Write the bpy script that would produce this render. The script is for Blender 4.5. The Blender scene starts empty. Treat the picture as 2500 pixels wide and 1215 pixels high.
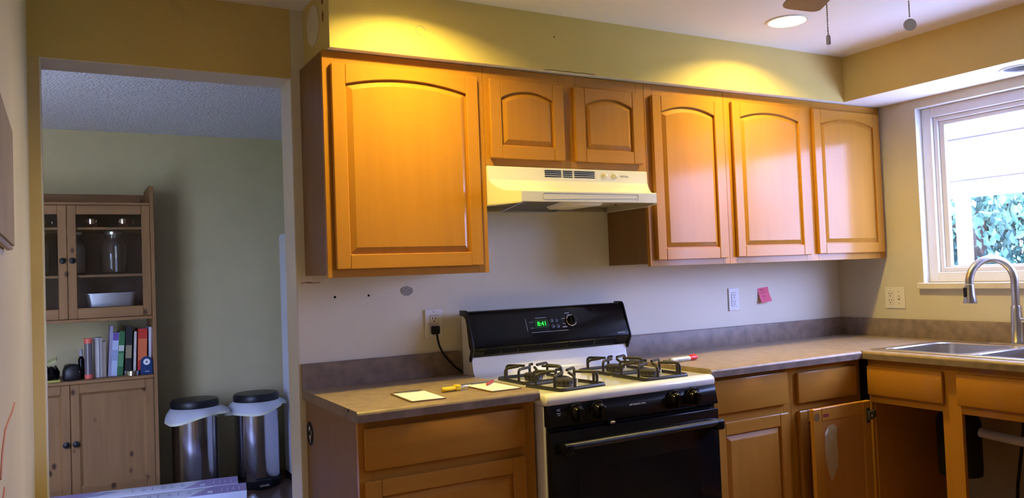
import bpy, bmesh, math, random
from mathutils import Vector, Matrix, Euler
random.seed(7)
SC = bpy.context.scene
COL = SC.collection
PI = math.pi

# ------------------------------------------------------------------ camera
cam_d = bpy.data.cameras.new('camera')
cam = bpy.data.objects.new('camera', cam_d)
COL.objects.link(cam)
YAW, PIT, ROL = 0.5117, 0.0316, -0.0379
_f = Vector((math.sin(YAW)*math.cos(PIT), math.cos(YAW)*math.cos(PIT), math.sin(PIT)))
_r = Vector((math.cos(YAW), -math.sin(YAW), 0))
_u = _r.cross(_f)
r2 = _r*math.cos(ROL) + _u*math.sin(ROL)
u2 = -_r*math.sin(ROL) + _u*math.cos(ROL)
cam.matrix_world = Matrix(((r2.x, u2.x, -_f.x, -0.7899), (r2.y, u2.y, -_f.y, -2.9907),
                           (r2.z, u2.z, -_f.z, 1.3099), (0, 0, 0, 1)))
cam_d.sensor_width = 36.0
cam_d.lens = 1956.9/2500*36.0
cam_d.clip_start = 0.02
SC.camera = cam

# ------------------------------------------------------------------ world, sun, exposure
W = bpy.data.worlds.new('sky'); SC.world = W; W.use_nodes = True
bg = W.node_tree.nodes['Background']
bg.inputs[0].default_value = (0.37, 0.46, 1.0, 1)
bg.inputs[1].default_value = 30.0
sun_d = bpy.data.lights.new('sun', 'SUN'); sun_d.energy = 24.0; sun_d.angle = 0.02
sun_d.color = (0.66, 0.74, 1.0)
sun = bpy.data.objects.new('sun', sun_d); COL.objects.link(sun)
sun.rotation_euler = Vector((0.50, -0.30, -0.80)).to_track_quat('-Z', 'Y').to_euler()
SC.view_settings.view_transform = 'Standard'
SC.view_settings.look = 'None'
SC.view_settings.exposure = 0.05
SC.view_settings.gamma = 1.0
SC.view_settings.use_curve_mapping = False
LAMP_COL = (1.0, 0.77, 0.17)
LAMP_STRENGTH = 540.0

# ------------------------------------------------------------------ dimensions (metres)
XA, XB, XR = 0.6212, 1.3969, 2.954          # hood bay, window wall
UB, UT, UD = 1.3208, 2.1075, 0.298          # wall cabinets
ST, CE = 2.109, 2.3345                      # soffit underside, ceiling
SD, SX, S0 = 0.334, 2.644, 0.019            # soffit depth, window soffit face, soffit end
CZ, CY, CT = 0.914, -0.6435, 0.034          # worktop
CFX = 2.280                                 # sink worktop front edge
LX = -0.878                                 # left wall
DX0, DX1, DZ, DY = -0.845, -0.030, 2.074, 0.154
FY = 2.80                                   # far wall of the dining room

# ------------------------------------------------------------------ materials
def nodes_of(m):
    m.use_nodes = True
    nt = m.node_tree
    return nt, nt.nodes['Principled BSDF']
def lin(c):
    return tuple(((x/255)/12.92 if x/255 <= 0.04045 else ((x/255+0.055)/1.055)**2.4) for x in c)
def mat(name, col, rough=0.5, metal=0.0, var=0.0, vscale=8.0, bump=0.0, bscale=60.0, coat=0.0, spec=0.5,
        stretch=(1, 1, 1), emit=None, es=0.0, alpha=1.0, trans=0.0, ior=1.45, bdist=0.002):
    m = bpy.data.materials.new(name)
    nt, b = nodes_of(m)
    b.inputs['Base Color'].default_value = (*col, 1)
    b.inputs['Roughness'].default_value = rough
    b.inputs['Metallic'].default_value = metal
    b.inputs['Coat Weight'].default_value = coat
    b.inputs['Coat Roughness'].default_value = 0.13
    b.inputs['Specular IOR Level'].default_value = spec
    b.inputs['IOR'].default_value = ior
    b.inputs['Transmission Weight'].default_value = trans
    b.inputs['Alpha'].default_value = alpha
    if emit:
        b.inputs['Emission Color'].default_value = (*emit, 1)
        b.inputs['Emission Strength'].default_value = es
    if var or bump:
        tc = nt.nodes.new('ShaderNodeTexCoord')
        mp = nt.nodes.new('ShaderNodeMapping'); mp.inputs['Scale'].default_value = stretch
        nt.links.new(tc.outputs['Object'], mp.inputs['Vector'])
    if var:
        n = nt.nodes.new('ShaderNodeTexNoise'); n.inputs['Scale'].default_value = vscale
        n.inputs['Detail'].default_value = 6.0
        nt.links.new(mp.outputs['Vector'], n.inputs['Vector'])
        r = nt.nodes.new('ShaderNodeValToRGB')
        r.color_ramp.elements[0].position = 0.3; r.color_ramp.elements[1].position = 0.7
        r.color_ramp.elements[0].color = (*[c*(1-var) for c in col], 1)
        r.color_ramp.elements[1].color = (*[min(1, c*(1+var)) for c in col], 1)
        nt.links.new(n.outputs['Fac'], r.inputs['Fac'])
        nt.links.new(r.outputs['Color'], b.inputs['Base Color'])
    if bump:
        n2 = nt.nodes.new('ShaderNodeTexNoise'); n2.inputs['Scale'].default_value = bscale
        n2.inputs['Detail'].default_value = 3.0
        nt.links.new(mp.outputs['Vector'], n2.inputs['Vector'])
        bp = nt.nodes.new('ShaderNodeBump'); bp.inputs['Strength'].default_value = bump
        bp.inputs['Distance'].default_value = bdist
        nt.links.new(n2.outputs['Fac'], bp.inputs['Height'])
        nt.links.new(bp.outputs['Normal'], b.inputs['Normal'])
    return m
def wood(name, col, axis, rough=0.35, var=0.12, coat=0.6, knots=None, scale=1.0, spec=0.3):
    st = {'x': (1.2, 14, 14), 'y': (14, 1.2, 14), 'z': (14, 14, 1.2)}[axis]
    m = mat(name, col, rough, var=var, vscale=2.2*scale, stretch=st, coat=coat, bump=0.03, bscale=12, spec=spec)
    if knots:
        nt = m.node_tree; b = nt.nodes['Principled BSDF']
        src = b.inputs['Base Color'].links[0].from_socket
        tc = nt.nodes.new('ShaderNodeTexCoord'); mp = nt.nodes.new('ShaderNodeMapping')
        mp.inputs['Scale'].default_value = (1.25, 1.25, 0.8)
        vo = nt.nodes.new('ShaderNodeTexVoronoi'); vo.inputs['Scale'].default_value = knots
        nt.links.new(tc.outputs['Object'], mp.inputs['Vector']); nt.links.new(mp.outputs['Vector'], vo.inputs['Vector'])
        r = nt.nodes.new('ShaderNodeValToRGB')
        r.color_ramp.elements[0].position = 0.07; r.color_ramp.elements[0].color = (0.10, 0.07, 0.06, 1)
        r.color_ramp.elements[1].position = 0.16; r.color_ramp.elements[1].color = (1, 1, 1, 1)
        nt.links.new(vo.outputs['Distance'], r.inputs['Fac'])
        mx = nt.nodes.new('ShaderNodeMixRGB'); mx.blend_type = 'MULTIPLY'; mx.inputs[0].default_value = 0.85
        nt.links.new(src, mx.inputs[1]); nt.links.new(r.outputs['Color'], mx.inputs[2])
        nt.links.new(mx.outputs[0], b.inputs['Base Color'])
    return m

M = {}
M['wall'] = mat('cream_wall_paint', (0.75, 0.69, 0.54), 0.55, bump=0.25, bscale=130, var=0.03, vscale=3)
M['wall_y'] = mat('ochre_wall_paint', (0.70, 0.545, 0.19), 0.55, bump=0.25, bscale=130, var=0.03, vscale=3)
M['wall_c'] = mat('pale_yellow_wall_paint', (0.64, 0.565, 0.39), 0.55, bump=0.2, bscale=130, var=0.08, vscale=2)
M['ceiling'] = mat('ceiling_paint', (0.84, 0.82, 0.78), 0.8, bump=0.15, bscale=90)
M['white_trim'] = mat('white_trim_paint', (0.80, 0.79, 0.76), 0.4, var=0.02)
M['sage'] = mat('sage_wall_paint', (0.57, 0.49, 0.265), 0.7, bump=0.1, bscale=110, var=0.03)
M['popcorn'] = mat('popcorn_ceiling', (0.86, 0.86, 0.88), 0.9, bump=1.0, bscale=70, bdist=0.02, var=0.06, vscale=70)
M['floor'] = wood('dark_floor_boards', (0.13, 0.075, 0.045), 'x', 0.35)
M['floor_k'] = wood('warm_kitchen_floor', (0.32, 0.195, 0.10), 'x', 0.4)
M['maple_v'] = wood('honey_maple_upright', (0.465, 0.199, 0.026), 'z', 0.42, var=0.05, coat=0.34, spec=0.12)
M['maple_h'] = wood('honey_maple_lying', (0.465, 0.199, 0.026), 'x', 0.42, var=0.05, coat=0.34, spec=0.12)
M['maple_y'] = wood('honey_maple_lying_side', (0.465, 0.199, 0.026), 'y', 0.42, var=0.05, coat=0.34, spec=0.12)
M['maple_w'] = wood('worn_maple_upright', (0.465, 0.199, 0.026), 'z', 0.5, var=0.05, coat=0.06, spec=0.12)
M['maple_d'] = wood('honey_maple_back', (0.44, 0.18, 0.035), 'z', 0.6, coat=0.0, var=0.05, spec=0.12)
M['ply'] = wood('cabinet_side_veneer', (0.23, 0.118, 0.045), 'z', 0.5, coat=0.0, var=0.07)
M['laminate'] = mat('brown_laminate', (0.225, 0.160, 0.112), 0.45, var=0.25, vscale=22, spec=0.35, bump=0.02, bscale=200)
M['laminate_top'] = mat('tan_laminate', (0.30, 0.215, 0.130), 0.38, var=0.20, vscale=26, bump=0.02, bscale=200)
M['porcelain'] = mat('white_porcelain', (0.83, 0.80, 0.72), 0.15, coat=0.4)
M['almond'] = mat('almond_enamel', (0.78, 0.71, 0.54), 0.28, coat=0.2)
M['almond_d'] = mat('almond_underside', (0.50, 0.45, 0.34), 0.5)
M['black'] = mat('gloss_black_enamel', (0.005, 0.005, 0.0055), 0.14, spec=0.28)
M['black_m'] = mat('satin_black', (0.012, 0.012, 0.013), 0.4)
M['iron'] = mat('cast_iron', (0.028, 0.024, 0.022), 0.45, bump=0.2, bscale=200)
M['burner'] = mat('dark_burner_metal', (0.10, 0.09, 0.085), 0.45, metal=0.6)
M['steel'] = mat('brushed_steel', (0.62, 0.60, 0.57), 0.28, metal=1.0, var=0.08, vscale=3, stretch=(1, 1, 40))
M['steel_can'] = mat('polished_steel', (0.55, 0.55, 0.58), 0.16, metal=1.0)
M['chrome'] = mat('bright_metal', (0.75, 0.74, 0.73), 0.12, metal=1.0)
M['copper'] = mat('copper_metal', (0.80, 0.60, 0.52), 0.15, metal=1.0)
M['white_pl'] = mat('white_plastic', (0.80, 0.79, 0.77), 0.35)
M['grey_pl'] = mat('grey_baffle_plastic', (0.42, 0.42, 0.42), 0.5)
M['cream_pl'] = mat('ivory_plastic', (0.80, 0.72, 0.55), 0.35)
M['black_pl'] = mat('black_plastic', (0.012, 0.012, 0.013), 0.6, spec=0.2)
M['grey_ink'] = mat('grey_print', (0.35, 0.35, 0.36), 0.5)
M['white_ink'] = mat('pale_print', (0.62, 0.62, 0.64), 0.5)
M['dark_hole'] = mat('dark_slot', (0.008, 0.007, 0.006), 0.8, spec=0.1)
M['vinyl'] = mat('white_vinyl', (0.82, 0.81, 0.79), 0.35)
M['marble'] = mat('cream_marble', (0.72, 0.63, 0.46), 0.25, var=0.12, vscale=6)
M['paper'] = mat('white_paper', (0.88, 0.85, 0.80), 0.7)
M['clipboard'] = mat('brown_hardboard', (0.20, 0.11, 0.05), 0.6, var=0.1, vscale=40)
M['pink'] = mat('pink_paper', (0.85, 0.12, 0.20), 0.6)
M['pink_d'] = mat('pink_handwriting', (0.30, 0.02, 0.06), 0.6)
M['spackle'] = mat('grey_filler', (0.32, 0.30, 0.27), 0.9, var=0.1, vscale=60)
M['red_ink'] = mat('dark_red_ink', (0.26, 0.02, 0.015), 0.7)
M['red_ink2'] = mat('faded_red_ink', (0.55, 0.24, 0.20), 0.7)
M['rust'] = mat('rust_stain', (0.22, 0.08, 0.03), 0.9)
M['yellow'] = mat('yellow_plastic', (0.80, 0.55, 0.03), 0.35)
M['red_pl'] = mat('red_plastic', (0.70, 0.03, 0.02), 0.35)
M['red_pen'] = mat('dull_red_plastic', (0.42, 0.06, 0.05), 0.35)
M['green_led'] = mat('green_display', (0.0, 0.05, 0.0), 0.4, emit=(0.02, 1.0, 0.05), es=1.6)
M['display'] = mat('display_glass', (0.002, 0.012, 0.002), 0.2, emit=(0.0, 0.25, 0.0), es=0.06)
M['lamp'] = mat('lamp_lens', (0.9, 0.9, 0.85), 0.4, emit=LAMP_COL, es=LAMP_STRENGTH)
M['pine_v'] = wood('knotty_pine', (0.29, 0.152, 0.056), 'z', 0.5, knots=8.0, coat=0.1)
M['pine_h'] = wood('knotty_pine_lying', (0.29, 0.152, 0.056), 'x', 0.5, knots=7.0, coat=0.1)
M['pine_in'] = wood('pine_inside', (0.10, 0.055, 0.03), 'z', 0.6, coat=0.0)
M['glass'] = mat('clear_glass', (1, 1, 1), 0.02, trans=1.0, ior=1.45)
M['bag'] = mat('white_bin_bag', (0.72, 0.73, 0.75), 0.45, trans=0.25)
M['bag_hem'] = mat('bag_hem', (0.70, 0.72, 0.52), 0.5)
M['fridge'] = mat('white_appliance', (0.72, 0.73, 0.76), 0.3)
M['box_white'] = mat('printed_carton', (0.74, 0.77, 0.86), 0.5, var=0.04, vscale=5)
M['box_purple'] = mat('purple_print', (0.36, 0.29, 0.52), 0.5, var=0.08, vscale=30)
M['box_blue'] = mat('blue_grey_print', (0.36, 0.40, 0.56), 0.5)
M['navy'] = mat('navy_print', (0.03, 0.035, 0.07), 0.5)
M['pvc'] = mat('white_pvc', (0.70, 0.70, 0.74), 0.4)
M['rubber'] = mat('black_rubber', (0.012, 0.012, 0.012), 0.5)
M['mesh'] = mat('grease_filter_mesh', (0.16, 0.14, 0.11), 0.45, metal=0.7, bump=1.0, bscale=400, var=0.5, vscale=300)
M['blade'] = mat('fan_blade_taupe', (0.36, 0.30, 0.25), 0.4, var=0.05)
M['canvas'] = mat('taupe_canvas', (0.33, 0.26, 0.17), 0.8, var=0.12, vscale=6)
M['canvas_e'] = mat('pale_canvas_edge', (0.52, 0.43, 0.31), 0.8)
M['tape'] = mat('torn_paper_label', (0.46, 0.34, 0.15), 0.6, var=0.08, vscale=30)
M['leaf'] = mat('tree_leaves', (0.07, 0.17, 0.13), 0.5, var=0.4, vscale=1.5)
M['bark'] = mat('tree_bark', (0.12, 0.09, 0.07), 0.9, var=0.2)
M['lawn'] = mat('lawn', (0.16, 0.24, 0.09), 0.9, var=0.3, vscale=3)
M['patio'] = mat('pale_concrete', (0.72, 0.69, 0.66), 0.8, var=0.06, vscale=3)
def translucent(name, col, t):
    m = bpy.data.materials.new(name); m.use_nodes = True; nt = m.node_tree
    nt.nodes.remove(nt.nodes['Principled BSDF'])
    o = nt.nodes['Material Output']; d = nt.nodes.new('ShaderNodeBsdfDiffuse'); tr = nt.nodes.new('ShaderNodeBsdfTranslucent')
    mx = nt.nodes.new('ShaderNodeMixShader'); mx.inputs[0].default_value = t
    for n in (d, tr): n.inputs['Color'].default_value = (*col, 1)
    nt.links.new(d.outputs[0], mx.inputs[1]); nt.links.new(tr.outputs[0], mx.inputs[2]); nt.links.new(mx.outputs[0], o.inputs['Surface'])
    return m
M['porch'] = translucent('translucent_roof_panel', (0.93, 0.87, 0.87), 0.05)
M['pull'] = translucent('milky_plastic', (0.82, 0.80, 0.80), 0.5)
M['porch_w'] = mat('white_porch_paint', (0.85, 0.84, 0.82), 0.5)
M['stain'] = mat('grey_stain', (0.45, 0.40, 0.28), 0.8)
def window_glass():
    m = bpy.data.materials.new('window_glass'); m.use_nodes = True; nt = m.node_tree
    nt.nodes.remove(nt.nodes['Principled BSDF'])
    o = nt.nodes['Material Output']; t = nt.nodes.new('ShaderNodeBsdfTransparent'); g = nt.nodes.new('ShaderNodeBsdfGlossy')
    g.inputs['Roughness'].default_value = 0.02
    mx = nt.nodes.new('ShaderNodeMixShader'); mx.inputs[0].default_value = 0.06
    t.inputs['Color'].default_value = (0.97, 0.99, 1, 1)
    nt.links.new(t.outputs[0], mx.inputs[1]); nt.links.new(g.outputs[0], mx.inputs[2]); nt.links.new(mx.outputs[0], o.inputs['Surface'])
    return m
M['pane'] = window_glass()

# ------------------------------------------------------------------ mesh helpers
ORG = {}
def tag(o, label=None, cat=None, group=None, kind=None):
    if label: o['label'] = label
    if cat: o['category'] = cat
    if group: o['group'] = group
    if kind: o['kind'] = kind
    return o
def thing(name, label, cat, loc=(0, 0, 0), rotz=0.0, group=None, local=False, kind=None):
    o = bpy.data.objects.new(name, None); COL.objects.link(o)
    o.location = loc; o.rotation_euler = (0, 0, rotz); o.empty_display_size = 0.05
    tag(o, label, cat, group, kind)
    ORG[o] = Vector((0, 0, 0)) if local else Vector(loc)
    return o
class MB:
    def __init__(s): s.v = []; s.f = []
    def add(s, vs, fs):
        n = len(s.v); s.v += [Vector(p) for p in vs]; s.f += [[i+n for i in f] for f in fs]; return s
    def box(s, lo, hi):
        x0, y0, z0 = [min(a, b) for a, b in zip(lo, hi)]; x1, y1, z1 = [max(a, b) for a, b in zip(lo, hi)]
        return s.add([(x0,y0,z0),(x1,y0,z0),(x1,y1,z0),(x0,y1,z0),(x0,y0,z1),(x1,y0,z1),(x1,y1,z1),(x0,y1,z1)],
                     [(0,3,2,1),(4,5,6,7),(0,1,5,4),(1,2,6,5),(2,3,7,6),(3,0,4,7)])
    def prism(s, poly, d0, d1, mp):
        n = len(poly)
        vs = [mp(u, v, d0) for u, v in poly] + [mp(u, v, d1) for u, v in poly]
        fs = [list(range(n))[::-1], list(range(n, 2*n))] + [(i, (i+1) % n, (i+1) % n+n, i+n) for i in range(n)]
        return s.add(vs, fs)
    def loft(s, rings, cap0=True, cap1=True, closed=True):
        n = len(rings[0]); vs = [p for r in rings for p in r]; fs = []
        for k in range(len(rings)-1):
            for i in range(n if closed else n-1):
                a = k*n+i; b = k*n+(i+1) % n
                fs.append((a, b, b+n, a+n))
        if cap0: fs.append(list(range(n))[::-1])
        if cap1: fs.append(list(range((len(rings)-1)*n, len(rings)*n)))
        return s.add(vs, fs)
    def tube(s, path, r, n=8, caps=True):
        P = [Vector(p) for p in path]; rings = []
        rr = r if isinstance(r, (list, tuple)) else [r]*len(P)
        t0 = (P[1]-P[0]).normalized(); a = Vector((0, 0, 1)) if abs(t0.z) < 0.9 else Vector((1, 0, 0))
        nn = t0.cross(a).normalized()
        for i, p in enumerate(P):
            if i == 0: t = P[1]-P[0]
            elif i == len(P)-1: t = P[-1]-P[-2]
            else: t = (P[i]-P[i-1]).normalized()+(P[i+1]-P[i]).normalized()
            t.normalize(); nn = (nn-t*nn.dot(t)).normalized(); bb = t.cross(nn)
            rings.append([p+(nn*math.cos(2*PI*k/n)+bb*math.sin(2*PI*k/n))*rr[i] for k in range(n)])
        return s.loft(rings, caps, caps)
    def lathe(s, prof, c=(0, 0, 0), n=24, axis='z', cap0=True, cap1=True, sy=1.0):
        rings = []
        for r, h in prof:
            ring = []
            for k in range(n):
                a = 2*PI*k/n; q = (r*math.cos(a), r*sy*math.sin(a), h)
                if axis == 'y': q = (q[0], h, q[1])
                if axis == 'x': q = (h, q[0], q[1])
                ring.append((q[0]+c[0], q[1]+c[1], q[2]+c[2]))
            rings.append(ring)
        return s.loft(rings, cap0, cap1)
    def xf(s, mtx):
        s.v = [mtx @ p for p in s.v]; return s
    def build(s, name, m, parent=None, bevel=0.0, seg=1, label=None, angle=35, flat=False):
        me = bpy.data.meshes.new(name)
        o0 = Vector((0, 0, 0))
        if parent is not None: o0 = ORG[parent]
        bm = bmesh.new()
        vs = [bm.verts.new(p-o0) for p in s.v]
        for f in s.f:
            try: bm.faces.new([vs[i] for i in f])
            except ValueError: pass
        bmesh.ops.recalc_face_normals(bm, faces=bm.faces)
        if bevel:
            es = [e for e in bm.edges if len(e.link_faces) == 2 and e.calc_face_angle(0) > 0.5]
            bmesh.ops.bevel(bm, geom=es, offset=bevel, segments=seg, profile=0.5, affect='EDGES', clamp_overlap=True)
        bm.to_mesh(me); bm.free()
        if not flat:
            for p in me.polygons: p.use_smooth = True
            me.set_sharp_from_angle(angle=math.radians(angle))
        me.materials.append(M[m] if isinstance(m, str) else m)
        o = bpy.data.objects.new(name, me); COL.objects.link(o)
        if parent is not None:
            o.parent = parent
        ORG[o] = o0
        if label: o['label'] = label
        return o
def box(name, lo, hi, m, parent=None, bevel=0.0, seg=1, label=None):
    return MB().box(lo, hi).build(name, m, parent, bevel, seg, label)
def struct(o): o['kind'] = 'structure'; return o
def text(name, s, size, m, parent, mtx, ext=0.0004):
    cu = bpy.data.curves.new('t', 'FONT'); cu.body = s; cu.size = size; cu.extrude = ext
    cu.align_x = 'CENTER'; cu.align_y = 'CENTER'; cu.resolution_u = 3
    t = bpy.data.objects.new('t', cu); COL.objects.link(t)
    dg = bpy.context.evaluated_depsgraph_get(); dg.update()
    me = bpy.data.meshes.new_from_object(t.evaluated_get(dg))
    bpy.data.objects.remove(t); bpy.data.curves.remove(cu)
    o0 = ORG[parent] if parent is not None else Vector((0, 0, 0))
    me.transform(Matrix.Translation(-o0) @ mtx)
    me.materials.clear(); me.materials.append(M[m])
    me.name = name
    o = bpy.data.objects.new(name, me); COL.objects.link(o)
    if parent is not None: o.parent = parent
    ORG[o] = o0
    return o
def face_my(x, y, z, tilt=0.0):   # lettering that faces -y
    return Matrix.Translation((x, y, z)) @ Matrix.Rotation(PI/2-tilt, 4, 'X')
def copy_tree(o, parent=None):
    c = o.copy(); COL.objects.link(c)
    for k in ('label', 'category', 'group', 'kind'):
        if k in o: c[k] = o[k]
    c.parent = parent; ORG[c] = ORG.get(o, Vector((0, 0, 0)))
    for ch in list(o.children): copy_tree(ch, c)
    return c
def arc(cx, cy, r, a0, a1, n):
    return [(cx+r*math.cos(a0+(a1-a0)*i/n), cy+r*math.sin(a0+(a1-a0)*i/n)) for i in range(n+1)]
def rrect(u0, v0, u1, v1, r, n=4):
    return (arc(u1-r, v0+r, r, -PI/2, 0, n)+arc(u1-r, v1-r, r, 0, PI/2, n)
            + arc(u0+r, v1-r, r, PI/2, PI, n)+arc(u0+r, v0+r, r, PI, 1.5*PI, n))
def blob(cx, cy, rx, ry, n=18, j=0.2):
    return [(cx+rx*math.cos(2*PI*i/n)*(1+random.uniform(-j, j)), cy+ry*math.sin(2*PI*i/n)*(1+random.uniform(-j, j))) for i in range(n)]

# ------------------------------------------------------------------ the room shell
WY0, WY1, WZ0, WZ1 = -0.503, -2.22, 1.190, 2.063     # kitchen window opening
RX0, RY0 = -2.6, -4.6
DWX0, DWX1, DWZ0, DWZ1 = -2.15, -1.20, 0.20, 2.05    # dining window opening (front wall, outside the frame)
YE = -2.1                                            # end of the left wall, entry beyond it

struct(box('floor', (RX0-0.15, RY0-0.15, -0.06), (XR+0.14, 0.0, 0.0), 'floor_k'))
struct(box('floor_dining', (RX0-0.15, 0.0, -0.06), (XR+0.14, FY+0.12, 0.0), 'floor'))
w = MB()
w.box((DX1, 0, 0), (XR+0.14, DY, CE))
struct(w.build('wall_back', 'wall'))
struct(box('wall_back_strip', (LX-0.0, -0.0003, 0), (DX0, DY, DZ), mat('faded_yellow_paint', (0.66, 0.53, 0.27), 0.6, var=0.12, vscale=2.5)))
w = MB().box((LX-0.14, 0, 0), (LX-0.0005, DY, CE)).box((LX-0.0005, 0, DZ), (DX1-0.0005, DY, CE))
w.box((RX0-0.15, 0, 0), (DWX0, DY, CE)).box((DWX1, 0, 0), (LX-0.14, DY, CE))
w.box((DWX0, 0, 0), (DWX1, DY, DWZ0)).box((DWX0, 0, DWZ1), (DWX1, DY, CE))
struct(w.build('wall_back_doorway', 'wall_y'))
t = MB()
t.box((DX0, 0.001, 0), (DX0+0.004, DY, DZ)).box((DX1-0.004, 0.001, 0), (DX1, DY, DZ)).box((DX0+0.004, 0.001, DZ-0.004), (DX1-0.004, DY, DZ))
struct(t.build('trim_1', 'white_trim'))
w = MB()
w.box((XR, 0, 0), (XR+0.14, WY0, CE)).box((XR, WY1, 0), (XR+0.14, RY0-0.15, CE))
w.box((XR, WY0, 0), (XR+0.14, WY1, WZ0-0.03)).box((XR, WY0, WZ1), (XR+0.14, WY1, CE))
struct(w.build('wall_right', 'wall_c'))
struct(box('wall_left', (LX-0.14, -2.1, 0), (LX, -0.0005, CE), 'wall_c'))
w = MB()
w.box((RX0-0.15, RY0-0.15, 0), (RX0, YE+0.14, CE)).box((RX0, YE, 0), (LX-0.14, YE+0.14, CE))
struct(w.build('wall_left_entry', 'wall'))
struct(box('wall_rear', (RX0, RY0-0.15, 0), (XR, RY0, CE), 'wall'))
# dining room
struct(box('wall_far', (RX0-0.15, FY, 0), (1.9, FY+0.12, CE), 'sage'))
struct(box('wall_right_dining', (1.75, DY+0.001, 0), (1.9, FY, CE), 'sage'))
w = MB().box((RX0-0.15, DY, 0), (RX0, FY, CE))
struct(w.build('wall_left_dining', 'sage'))
struct(box('ceiling_dining', (RX0-0.15, 0.061, CE), (1.9, FY+0.12, CE+0.05), 'popcorn'))

def hole_plane(mb, xs, ys, z, holes, n=32):
    for i in range(len(xs)-1):
        for j in range(len(ys)-1):
            x0, x1, y0, y1 = xs[i], xs[i+1], ys[j], ys[j+1]
            h = [q for q in holes if x0 < q[0] < x1 and y0 < q[1] < y1]
            if not h:
                mb.add([(x0, y0, z), (x1, y0, z), (x1, y1, z), (x0, y1, z)], [(0, 3, 2, 1)])
            else:
                cx, cy, r = h[0]; inn = []; out = []
                angs = sorted(set([2*PI*k/n for k in range(n)]+[math.atan2(y-cy, x-cx) % (2*PI) for x in (x0, x1) for y in (y0, y1)]))
                for a in angs:
                    c, s = math.cos(a), math.sin(a)
                    k = min([((x1 if c > 0 else x0)-cx)/c if abs(c) > 1e-6 else 9e9, ((y1 if s > 0 else y0)-cy)/s if abs(s) > 1e-6 else 9e9])
                    inn.append((cx+r*c, cy+r*s, z)); out.append((cx+k*c, cy+k*s, z))
                m = len(angs)
                mb.add(inn+out, [(a, a+m, (a+1) % m+m, (a+1) % m) for a in range(m)])
    return mb
CANR = 0.076
CANS = [(1.90, -0.65), (0.28, -0.65)]
SCAN = (2.805, -1.10)
mb = hole_plane(MB(), [LX-0.14, -0.4, 0.9, 1.4, XR], [YE, -1.0, -0.2, 0.06], CE, [(x, y, CANR) for x, y in CANS])
hole_plane(mb, [RX0, XR], [RY0, YE], CE, [])
struct(mb.build('ceiling', 'ceiling', flat=True))
struct(MB().box((LX-0.14, YE, CE+0.16), (XR+0.14, 0.05, CE+0.2)).box((RX0-0.15, RY0-0.15, CE+0.16), (XR+0.14, YE, CE+0.2)).box((LX-0.14, YE+0.14, CE+0.001), (LX-0.10, 0.0, CE+0.16)).build('ceiling_slab', 'ceiling'))
sf = MB()
un = MB()
hole_plane(un, [SX, XR], [RY0, -1.35, -0.85, -SD], ST, [(SCAN[0], SCAN[1], 0.072)])
un.add([(S0, -SD, ST), (XR, -SD, ST), (XR, 0, ST), (S0, 0, ST)], [(0, 3, 2, 1)])
struct(un.build('soffit_underside', 'ceiling', flat=True))
sf.add([(S0, -SD, ST), (SX, -SD, ST), (SX, -SD, CE), (S0, -SD, CE)], [(0, 1, 2, 3)])
sf.add([(SX, -SD, ST), (SX, RY0, ST), (SX, RY0, CE), (SX, -SD, CE)], [(0, 1, 2, 3)])
sf.add([(S0, 0, ST), (S0, -SD, ST), (S0, -SD, CE), (S0, 0, CE)], [(0, 1, 2, 3)])
so = struct(sf.build('soffit', 'wall_y', flat=True))

# recessed lights: trim ring, housing, lens
def can_light(x, y, z, label, lit=True, group='recessed ceiling lights', r=CANR):
    t = thing('recessed_light', label, 'ceiling light', (x, y, z), group=group, kind=None)
    prof = [(r+0.012, z-0.001), (r+0.010, z-0.004), (r, z-0.004), (r-0.004, z-0.001), (r-0.004, z+0.004), (r, z+0.004), (r, z+0.0)]
    MB().lathe(prof, (x, y, 0), 40, cap0=False, cap1=False).build('trim_ring', 'white_pl', t)
    d = 0.042 if lit else 0.09
    MB().lathe([(r-0.002, z+0.002), (r-0.002, z+d+0.004), (0.001, z+d+0.004)], (x, y, 0), 40, cap0=False).build('housing', 'grey_pl', t)
    if lit:
        MB().lathe([(0.0005, z+d-0.004), (r-0.006, z+d), (r-0.006, z+d+0.002)], (x, y, 0), 40, cap1=False).build('lens', 'lamp', t)
    else:
        MB().lathe([(0.030, z+0.05), (0.034, z+0.07), (0.012, z+0.088)], (x, y, 0), 24).build('bulb', 'white_pl', t)
    return t
can_light(*CANS[0], CE, 'lit round recessed light in the ceiling beside the pull chain')
can_light(*CANS[1], CE, 'lit round recessed light in the ceiling over the left worktop')
can_light(*SCAN, ST, 'unlit white recessed light in the soffit above the window', False, r=0.072)

# marks on the walls and soffit, each a thin shape on the surface
MY = lambda y0: (lambda u, v, d: (u, y0-d, v))
MX = lambda x0: (lambda u, v, d: (x0-d, u, v))
o = MB().prism([(-0.142+0.074*math.cos(2*PI*i/40), 2.236+0.074*math.sin(2*PI*i/40)) for i in range(40)], 0, 0.004, MX(S0)).build('round_cover_plate', 'cream_pl', bevel=0.0015)
tag(o, 'round ivory cover plate on the left end of the soffit', 'cover plate')
for k, (y, z, a, b) in enumerate([(-0.262, 2.290, .010, .016), (-0.262, 2.236, .009, .022)]):
    o = MB().prism(blob(y, z, a, b, 14, 0.3), 0, 0.0006, MX(S0)).build('rust_stain', 'rust')
    tag(o, ['small rust-brown stain nearest the ceiling on the soffit end', 'longer rust-brown stain below another on the soffit end'][k], 'stain', 'stains on the soffit end')
ring = MB()
pts = [Vector((0.356+0.017*math.cos(a)*(1+.06*math.sin(5*a)), -SD-0.0005, 2.205+0.017*math.sin(a))) for a in [i*0.29 for i in range(19)]]
ring.tube(pts, 0.0012, 5)
o = ring.build('plaster_ring', 'stain'); tag(o, 'small round patch outline on the lit soffit face', 'patch mark')
o = MB().prism(blob(0.402, 1.260, 0.027, 0.018, 22, 0.1), 0, 0.0012, MY(0)).build('filler_patch', 'spackle')
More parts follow.
